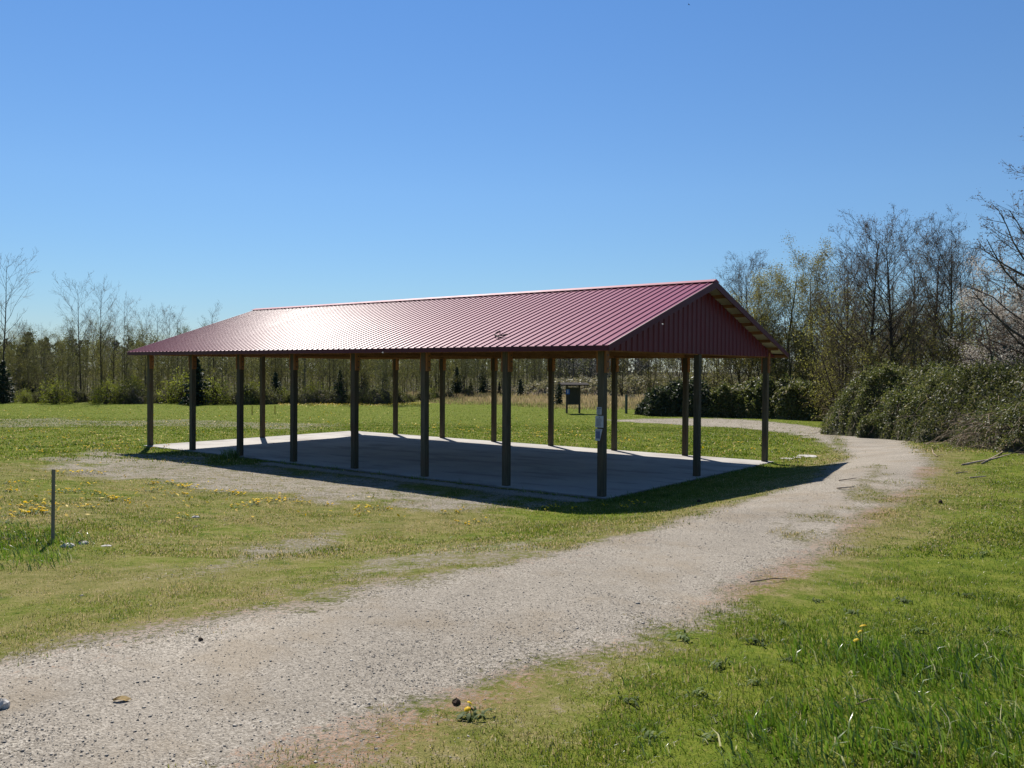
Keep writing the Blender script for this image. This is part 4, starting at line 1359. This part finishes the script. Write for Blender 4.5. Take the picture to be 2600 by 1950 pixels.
def kiosk():
    L = px(1438, 1049); R_ = px(1472, 1050)
    D = L[1]; s = D / F
    W = 33 * s; c = (L + R_) / 2
    r = empty('notice_board', c, .18)
    tag(r, 'dark wooden notice board with a flat roof standing at the field edge', 'notice board')
    H = 73 * s; lw = .14
    for sg in (-1, 1): MB().box((sg * W / 2, 0, H / 2 - .1), (lw, lw, H + .0)).build('leg', MAT['kioskw'], r, .008)
    pz0, pz1 = 22 * s, 66 * s
    MB().box((0, 0, (pz0 + pz1) / 2), (W - lw, .05, pz1 - pz0)).build('panel', MAT['kioskpanel'], r, .004)
    f = MB(); f.box((0, -.035, pz0 + .05), (W - lw, .03, .09)); f.box((0, -.035, pz1 - .05), (W - lw, .03, .09)); f.box((-(W - lw) / 2 + .05, -.035, (pz0 + pz1) / 2), (.07, .03, pz1 - pz0 - .2)); f.box(((W - lw) / 2 - .05, -.035, (pz0 + pz1) / 2), (.07, .03, pz1 - pz0 - .2))
    f.build('frame', MAT['kioskw'], r)
    # low roof, two shallow slopes with overhang
    rw, rd, z0 = 72 * s, 1.5, H - .06
    m = MB(); pr = [(-rd / 2, -.02), (-rd / 2, .07), (0, .22), (rd / 2, .07), (rd / 2, -.02), (0, .12)]
    vs = [(x, y, z0 + z) for x in (-rw / 2, rw / 2) for y, z in pr]
    m.add(vs, [(i, (i + 1) % 6, 6 + (i + 1) % 6, 6 + i) for i in range(6)] + [(0, 1, 2, 5), (5, 2, 3, 4), (6, 11, 8, 7), (11, 10, 9, 8)])
    m.build('roof', MAT['kioskroof'], r)
    MB().box((rw / 2 - .28, -.2, z0 - .22), (.035, .035, .42)).build('hanging_bracket', MAT['kioskw'], r)
    sg = empty('trail_sign', (0, 0, 0)); sg.matrix_world = r.matrix_world
    sg.location = Vector(c) + Matrix.Rotation(.18, 3, 'Z') @ Vector((-W / 2 + .06, -lw / 2 - .012, 55 * s)); sg.rotation_euler = (0, 0, .18)
    tag(sg, 'small blue sign with a pale mark fixed to the left leg of the notice board', 'sign')
    w_, h_ = 9.5 * s, 13 * s
    MB().box((0, 0, 0), (w_, .012, h_)).build('sign_plate', MAT['bluesign'], sg, .004)
    mk = MB(); mk.box((0, -.009, .02), (w_ * .16, .004, h_ * .5)); mk.box((0, -.009, h_ * .34), (w_ * .2, .004, h_ * .1)); mk.box((-.02, -.009, -h_ * .28), (w_ * .3, .004, h_ * .06))
    mk.build('symbol', MAT['white'], sg)


kiosk()


def stone(u, v, size, label, mat='stone', name='stone', flat=.5, group=None, cat='stone'):
    c = px(u, v); R = np.random.default_rng(int(u * 7 + v))
    nt, ne = 10, 6; vs = []; fs = []
    sx, sy = size * R.uniform(.85, 1.2), size * R.uniform(.6, .9)
    for i in range(ne + 1):
        for j in range(nt):
            t, e = 2 * math.pi * j / nt, -math.pi / 2 + math.pi * i / ne
            k = 1 + .22 * math.sin(3 * t + u) * math.cos(2 * e) + R.uniform(-.08, .08)
            vs.append((math.cos(t) * math.cos(e) * k * sx, math.sin(t) * math.cos(e) * k * sy, math.sin(e) * k * size * flat))
    for i in range(ne):
        for j in range(nt): fs.append((i * nt + j, i * nt + (j + 1) % nt, (i + 1) * nt + (j + 1) % nt, (i + 1) * nt + j))
    me = bpy.data.meshes.new(name); me.from_pydata(vs, [], fs); me.update()
    o = link(name, me, MAT[mat]); o.location = c + np.array([0, 0, size * flat * .35]); o.rotation_euler = (0, 0, R.uniform(0, 6))
    tag(o, label, cat, group); return o


stone(4, 1796, .042, 'pale rounded stone on the gravel at the left edge of the photo', flat=.7)
stone(172, 1391, .075, 'grey white stone in the grass right of the tall stake')
stone(212, 1383, .06, 'flat white stone beside the small dark clod right of the stake')
stone(205, 1379, .05, 'small dark clod behind the flat white stone near the stake', 'dark_stone', 'clod', cat='clod')
stone(270, 1388, .06, 'thin pale stone farthest right of the stones near the stake', flat=.25)
stone(2052, 1159, .32, 'long flat white slab stone in the grass beyond the corner post', flat=.10)
stone(2000, 1165, .20, 'small flat white slab stone nearest the corner post', flat=.10)
stone(2026, 1163, .14, 'tiny pale stone between the two flat slab stones', flat=.2)
stone(1158, 1789, .032, 'dark clod at the edge of the gravel near the closest dandelions', 'dark_stone', 'clod', .7, cat='clod')
stone(2388, 1278, .05, 'dark clod on the lawn right of the path bend', 'dark_stone', 'clod', .8, cat='clod')
stone(509, 1626, .018, 'dark pebble on the gravel near its grassy left edge', 'dark_stone', 'pebble', .7, cat='pebble')
stone(1775, 1275, .045, 'small dark clod in the verge under the near corner', 'dark_stone', 'clod', .7, cat='clod')
stone(497, 1315, .06, 'lone white stone on the dry grass left of centre', flat=.4)


def stick(pts, rad, label, name='stick', mat='cane'):
    P_ = [pd(u, v) for u, v in pts]
    P_ = [p + np.array([0, 0, .02 + .02 * (i % 2)]) for i, p in enumerate(P_)]
    o = MB().tube(P_, [rad * (1 - .6 * i / len(P_)) for i in range(len(P_))], 6).build(name, MAT[mat], None, smooth=True)
    tag(o, label, 'stick'); return o


stick([(2078, 1006), (2110, 1001), (2140, 994), (2180, 985)], .022, 'longest pale fallen branch on the grass by the brambles at right', 'fallen_branch')
stick([(2120, 1003), (2150, 989), (2175, 972), (2200, 955)], .018, 'steeper pale fallen branch leaning up toward the brambles', 'fallen_branch')
stick([(1995, 960), (2015, 957), (2045, 958)], .018, 'pale stick lying where path and brambles meet')
stick([(1812, 1040), (1850, 1037)], .012, 'thin stick lying across the path bend, upper one')
stick([(1808, 1057), (1845, 1056)], .014, 'short stick lying across the path bend, lower one')
stick([(2014, 973), (2016, 982), (2024, 988), (2035, 985)], .012, 'curved pale cane lying beside the path bend')
stick([(2065, 1024), (2090, 1023)], .013, 'pale straight stick on the lawn right of the bend')
stick([(2095, 1034), (2130, 1033)], .016, 'tan stick on the lawn below the fallen branches')
stick([(1620, 1262), (1670, 1259), (1700, 1255)], .006, 'thin dark stick on the reddish verge of the path', mat='twig_dark')
stick([(1850, 1530), (1880, 1526), (1900, 1519)], .004, 'thin dry stick in the long grass at lower right')

# dry leaf on the gravel
c = px(317, 1779)
vs, fs = [], []
for i in range(7):
    t = i / 6; w = .022 * math.sin(math.pi * min(.97, t + .05)) + .002
    for s in (-1, 0, 1): vs.append(((t - .5) * .11, s * w, -.002 + .010 * abs(s) + .008 * math.sin(t * 5)))
for i in range(6):
    for s in range(2): fs.append((i * 3 + s, i * 3 + s + 1, i * 3 + 4 + s, i * 3 + 3 + s))
me = bpy.data.meshes.new('fallen_leaf'); me.from_pydata(vs, [], fs); me.update()
o = link('fallen_leaf', me, MAT['leafbrown']); o.location = c; o.rotation_euler = (.1, .1, .3)
m_ = o.modifiers.new('thick', 'SOLIDIFY'); m_.thickness = .0015
tag(o, 'curled tan dead leaf lying on the gravel at lower left', 'leaf')


def bird(name, u, v, D, span, mat, label, rz):
    p = at_depth(u, v, D)
    m = MB()
    m.tube([(0, -.5 * span * .55, 0), (0, -.12 * span, .01), (0, .12 * span, .015), (0, .3 * span, 0)], [.02 * span, .085 * span, .08 * span, .02 * span], 6)
    for s in (-1, 1):
        m.add([(0, -.08 * span, .02), (0, .10 * span, .02), (s * .5 * span, .02 * span, .14 * span), (s * .5 * span, -.02 * span, .14 * span),
               (0, -.08 * span, .03), (0, .10 * span, .03), (s * .5 * span, .02 * span, .145 * span), (s * .5 * span, -.02 * span, .145 * span)],
              [(0, 1, 2, 3), (7, 6, 5, 4), (0, 4, 5, 1), (1, 5, 6, 2), (2, 6, 7, 3), (3, 7, 4, 0)])
    o = m.build(name, mat); o.location = p; o.rotation_euler = (.2, .3, rz); tag(o, label, 'bird'); return o


bird('flying_bird', 1749, 12, 60, .26, MAT['bird'], 'tiny dark bird high in the clear blue sky', .9)
bird('flying_bird', 971, 897, 16.0, .045, MAT['palebird'], 'tiny pale winged speck hovering in front of the long eave', .2)
bird('flying_bird', 1682, 825, 14.5, .045, MAT['palebird'], 'tiny pale winged speck hovering in front of the red gable', .1)


# dandelions
def dandelion_proto(seed, nf, rad, hf, leaves, fl=.022):
    R = np.random.default_rng(seed); root = empty('dandelion', (0, 0, -500))
    V, F4, F3 = [], [], []
    lv, lf, lr = [], [], []
    o = 0
    for k in range(leaves):
        a = R.uniform(0, 6.28); L = R.uniform(.6, 1.1) * min(rad, .1) * .9; w = L * .13; b = np.array([R.normal(0, rad * .35), R.normal(0, rad * .35), .004])
        d = np.array([math.cos(a), math.sin(a), 0]); s = np.array([-d[1], d[0], 0])
        pts = []
        for i, (t, ww, z) in enumerate(((0, .25, 0), (.3, .8, .018), (.5, .55, .024), (.75, 1.1, .02), (1, .1, .008))):
            c_ = b + d * L * t + np.array([0, 0, z * 1.3]); pts += [c_ - s * w * ww, c_ + s * w * ww]
        lv += pts; lf += [(o + 2 * i, o + 2 * i + 1, o + 2 * i + 3, o + 2 * i + 2) for i in range(4)]; o += 10; lr += [R.uniform(0, 1)] * 10
    if leaves: link('leaves', np_mesh('leaves', np.array(lv), [np.array(lf)], True, {'r': lr}), MAT['weed_leaf'], root)
    pv, pf, pr = [], [], []; o = 0
    st = []
    for k in range(nf):
        c_ = np.array([R.normal(0, rad * .5), R.normal(0, rad * .5), hf * R.uniform(.6, 1.25)])
        st.append((np.array([c_[0] * .6, c_[1] * .6, 0]), c_, .0022, .0018))
        tilt = R.normal(0, .35, 2); rr = fl * R.uniform(.8, 1.2); n = 12
        for ring, (q, z) in enumerate(((1., 0), (.75, .006), (.35, .010))):
            for j in range(n):
                t = 6.283 * j / n; k2 = q * (1 if j % 2 else .82)
                x, y = math.cos(t) * rr * k2, math.sin(t) * rr * k2
                pv.append(c_ + np.array([x, y, z + x * tilt[0] + y * tilt[1]]))
        pv.append(c_ + np.array([0, 0, .009]))
        for r_ in range(2):
            for j in range(n): pf.append((o + r_ * n + j, o + r_ * n + (j + 1) % n, o + (r_ + 1) * n + (j + 1) % n, o + (r_ + 1) * n + j))
        for j in range(0, n, 2): pf.append((o + 2 * n + j, o + 2 * n + (j + 1) % n, o + 2 * n + (j + 2) % n, o + 3 * n))
        o += 3 * n + 1; pr += [R.uniform(0, 1)] * (3 * n + 1)
    link('flowers', np_mesh('flowers', np.array(pv), [np.array(pf)], False, {'r': pr}), MAT['petal'], root)
    V, Fq = segs_mesh('s', st, 4); link('stems', np_mesh('stems', V, [Fq]), MAT['weed_leaf'], root)
    return root


def build_dandelions():
    near = dandelion_proto(1, 2, .10, .05, 16, .019)
    c = px(1203, 1822); near.location = c
    tag(near, 'nearest dandelion plant with two open flowers at the edge of the gravel', 'dandelion', 'dandelions')
    n2 = dandelion_proto(2, 3, .05, .15, 4, .019); n2.location = px(2183, 1660)
    tag(n2, 'dandelion with three flowers in the long grass at lower right', 'dandelion', 'dandelions')
    ps = [dandelion_proto(10 + i, 3 + i, .17, .06, 5, .021) for i in range(4)]
    used = set()
    for p in ps: p['category'] = 'dandelion'
    spots = []
    G = {
        'yellow dandelion clump in the grass around the tall wooden stake': [(20, 1047), (40, 1045), (62, 1046), (10, 1062), (25, 1063), (150, 1024), (135, 1023), (183, 1023), (205, 1025), (225, 1027), (190, 1050), (125, 1066), (140, 1064),
                (165, 1066), (155, 1063), (200, 1069), (220, 1074), (232, 1080), (240, 1083), (262, 1084), (275, 1083), (250, 1080), (50, 1095), (72, 1095), (95, 1098), (110, 1098), (52, 1108), (62, 1112), (72, 1110), (38, 1113), (85, 1112), (5, 1117), (18, 1130), (180, 1098), (205, 1097), (215, 1072)],
        'yellow dandelion clump in the dry grass before the long gravel strip': [(315, 1047), (330, 1046), (345, 1048), (362, 1049), (375, 1049), (395, 1051), (405, 1054), (415, 1056), (320, 1064), (335, 1063), (348, 1060), (358, 1068), (378, 1072), (410, 1072), (440, 1064), (458, 1065), (475, 1066), (490, 1068),
                (505, 1070), (520, 1072), (570, 1086), (580, 1082), (592, 1081), (600, 1086), (625, 1080), (560, 1090), (645, 1086), (660, 1089), (535, 1092), (548, 1091), (512, 1096), (395, 1120), (700, 1092)],
        'yellow dandelion clump in the grass along the shadow of the shelter': [(787, 1102), (800, 1098), (815, 1100), (830, 1102), (985, 1106), (1000, 1104), (960, 1110), (990, 1132), (1004, 1132), (1045, 1128), (1180, 1101), (1220, 1095), (1240, 1100), (1300, 1095), (1345, 1100), (1380, 1090), (1190, 1100)],
        'yellow dandelion clump on the lawn left of the shelter': [(10, 945), (30, 938), (60, 950), (85, 960), (100, 936), (120, 928), (140, 950), (165, 958), (185, 970), (200, 938), (215, 962), (240, 955), (262, 961), (40, 975), (90, 978), (130, 980), (60, 930), (20, 920), (230, 945), (250, 969), (290, 965), (305, 968), (300, 955), (340, 960), (350, 968), (365, 965), (270, 945),
                (165, 935), (195, 968), (205, 973), (15, 960), (70, 966), (110, 966), (330, 970), (145, 905), (160, 902), (175, 901), (188, 903)],
        'yellow dandelion clump on the lawn behind the shelter': [(980, 928), (1000, 920), (1030, 926), (1060, 932), (1080, 925), (1100, 930), (1120, 936), (1140, 930), (1150, 940), (1170, 936), (1210, 942), (1230, 936), (1250, 944), (1270, 950), (1340, 945), (1350, 950), (1365, 955), (1380, 950), (1400, 955), (1420, 950), (1440, 960), (1460, 955), (1520, 960),
                (1540, 950), (1560, 965), (1600, 960), (900, 920), (880, 915), (860, 912), (940, 925), (920, 918), (1000, 930), (1020, 934), (1050, 937), (1095, 920), (1130, 922), (1200, 930), (1330, 958), (1350, 957), (1362, 950), (1620, 970), (1580, 975), (1700, 960), (1680, 975), (1720, 950), (1100, 938), (1160, 945)],
    }
    for lab, L in G.items():
        for (u, v) in L:
            u += rng.normal(0, 4); v += rng.normal(0, 1.5)
            c = pd(u, v)
            p = ps[int(rng.integers(0, 4))]
            o = p if p.name not in used else copy_tree(p)
            used.add(p.name)
            o.location = c; s = rng.uniform(.75, 1.2); o.scale = (s, s, s); o.rotation_euler = (0, 0, rng.uniform(0, 6.28))
            tag(o, lab, 'dandelion', 'dandelions ' + lab.split('clump ')[1])
    # the far sheet of yellow across the field: too many to count
    n = 3200
    u = np.r_[rng.uniform(600, 930, n // 2), rng.uniform(-20, 900, n // 4), rng.uniform(900, 1750, n // 8), rng.uniform(-10, 900, n // 20)]
    v = np.r_[rng.normal(873, 2.6, n // 2), rng.uniform(880, 975, n // 4), rng.uniform(905, 985, n // 8), rng.uniform(1000, 1125, n // 20)]
    P_ = np.array([pd(a, b) for a, b in zip(u, v)])
    ok = off_slab(P_[:, 0], P_[:, 1], .3); P_ = P_[ok]
    m = masks(P_[:, 0], P_[:, 1]); P_ = P_[m['gravel'] < .4]
    P_[:, 2] += rng.uniform(.04, .1, len(P_))
    lv, lf = leaf_quads(P_, .036 * (1 + .9 * sst(30, 60, P_[:, 1:2])), np.array([[0, -.3, 1.]]), .6)
    tag(link('dandelion_flowers', np_mesh('dandelion_flowers', lv, [lf], False, {'r': np.repeat(rng.uniform(0, 1, len(P_)), 4)}), MAT['petal']), kind='stuff')
    # flat broad-leaved weeds
    wp = dandelion_proto(50, 1, .11, .0, 13, .0001)
    for ch in list(wp.children):
        if not ch.name.startswith('leaves'): bpy.data.objects.remove(ch)
    wp.name = 'broad_leaved_weed'
    first = True
    for (u, v) in ((1480, 1380), (1690, 1350), (1560, 1440), (1640, 1480), (1500, 1505), (1350, 1520), (1840, 1330), (1950, 1300), (2000, 1370), (1760, 1300), (1400, 1600), (1550, 1600), (1930, 1620), (2150, 1370),
                   (1640, 1395), (1880, 1385), (2080, 1290), (2120, 1200), (1700, 1430)):
        o = wp if first else copy_tree(wp); first = False
        o.location = pd(u, v); s = rng.uniform(.5, 1.0); o.scale = (s, s, s * 1.2); o.rotation_euler = (0, 0, rng.uniform(0, 6.28))
        tag(o, 'flat broad-leaved weed rosette in the lawn at lower right', 'weed', 'flat weeds in the lawn at lower right')


build_dandelions()

for L_ in PR.values():
    for o in L_:
        if o.name not in USED and o.location.z < -400:
            for ch in list(o.children): bpy.data.objects.remove(ch)
            bpy.data.objects.remove(o)

# ------------------------------------------------------------------ sky, sun, camera
SUN_AZ = math.radians(-18.0)      # from +y towards +x
SUN_EL = math.radians(47.5)
w = bpy.data.worlds.new('World'); SC.world = w; w.use_nodes = True
nt = w.node_tree; nt.nodes.clear()
sky = nt.nodes.new('ShaderNodeTexSky'); sky.sky_type = 'NISHITA'; sky.sun_disc = False
sky.sun_elevation = SUN_EL; sky.sun_rotation = SUN_AZ
sky.altitude = 0; sky.air_density = 1.0; sky.dust_density = 0; sky.ozone_density = 6
bg = nt.nodes.new('ShaderNodeBackground'); bg.inputs[1].default_value = .072
out = nt.nodes.new('ShaderNodeOutputWorld')
tc = nt.nodes.new('ShaderNodeTexCoord'); sx = nt.nodes.new('ShaderNodeSeparateXYZ'); nt.links.new(tc.outputs['Generated'], sx.inputs[0])
rp = nt.nodes.new('ShaderNodeValToRGB'); nt.links.new(sx.outputs[2], rp.inputs[0])
STOPS = [(0, (.56, .61, .68)), (.045, (.57, .64, .71)), (.09, (.61, .70, .755)), (.2, (.69, .795, .86)), (.39, (.65, .83, .96)), (1, (.65, .83, .96))]
while len(rp.color_ramp.elements) < len(STOPS): rp.color_ramp.elements.new(.5)
for e, (p_, c_) in zip(rp.color_ramp.elements, STOPS): e.position = p_; e.color = (*c_, 1)
mxs = nt.nodes.new('ShaderNodeMix'); mxs.data_type = 'RGBA'; mxs.blend_type = 'MULTIPLY'; mxs.inputs[0].default_value = 1
nt.links.new(sky.outputs[0], mxs.inputs[6]); nt.links.new(rp.outputs[0], mxs.inputs[7])
nt.links.new(mxs.outputs[2], bg.inputs[0]); nt.links.new(bg.outputs[0], out.inputs[0])
sd = bpy.data.lights.new('sun', 'SUN'); sd.energy = 4.6; sd.angle = math.radians(.53); sd.color = (1, .95, .87)
so = bpy.data.objects.new('sun', sd); COL.objects.link(so)
to_sun = Vector((math.sin(SUN_AZ) * math.cos(SUN_EL), math.cos(SUN_AZ) * math.cos(SUN_EL), math.sin(SUN_EL)))
so.rotation_euler = to_sun.to_track_quat('Z', 'Y').to_euler(); so.location = (0, 0, 40)

cd = bpy.data.cameras.new('camera'); cd.sensor_width = 36; cd.lens = F * 36 / 2600; cd.clip_start = .05; cd.clip_end = 4000
co = bpy.data.objects.new('camera', cd); COL.objects.link(co)
co.matrix_world = Matrix(((RV[0], UV[0], -FW[0], 0), (RV[1], UV[1], -FW[1], 0), (RV[2], UV[2], -FW[2], CAMH), (0, 0, 0, 1)))
SC.camera = co
SC.view_settings.view_transform = 'Standard'; SC.view_settings.look = 'None'; SC.view_settings.exposure = .74; SC.view_settings.gamma = 1
SC.cycles.max_bounces = 6; SC.cycles.transparent_max_bounces = 4; SC.cycles.use_denoising = True
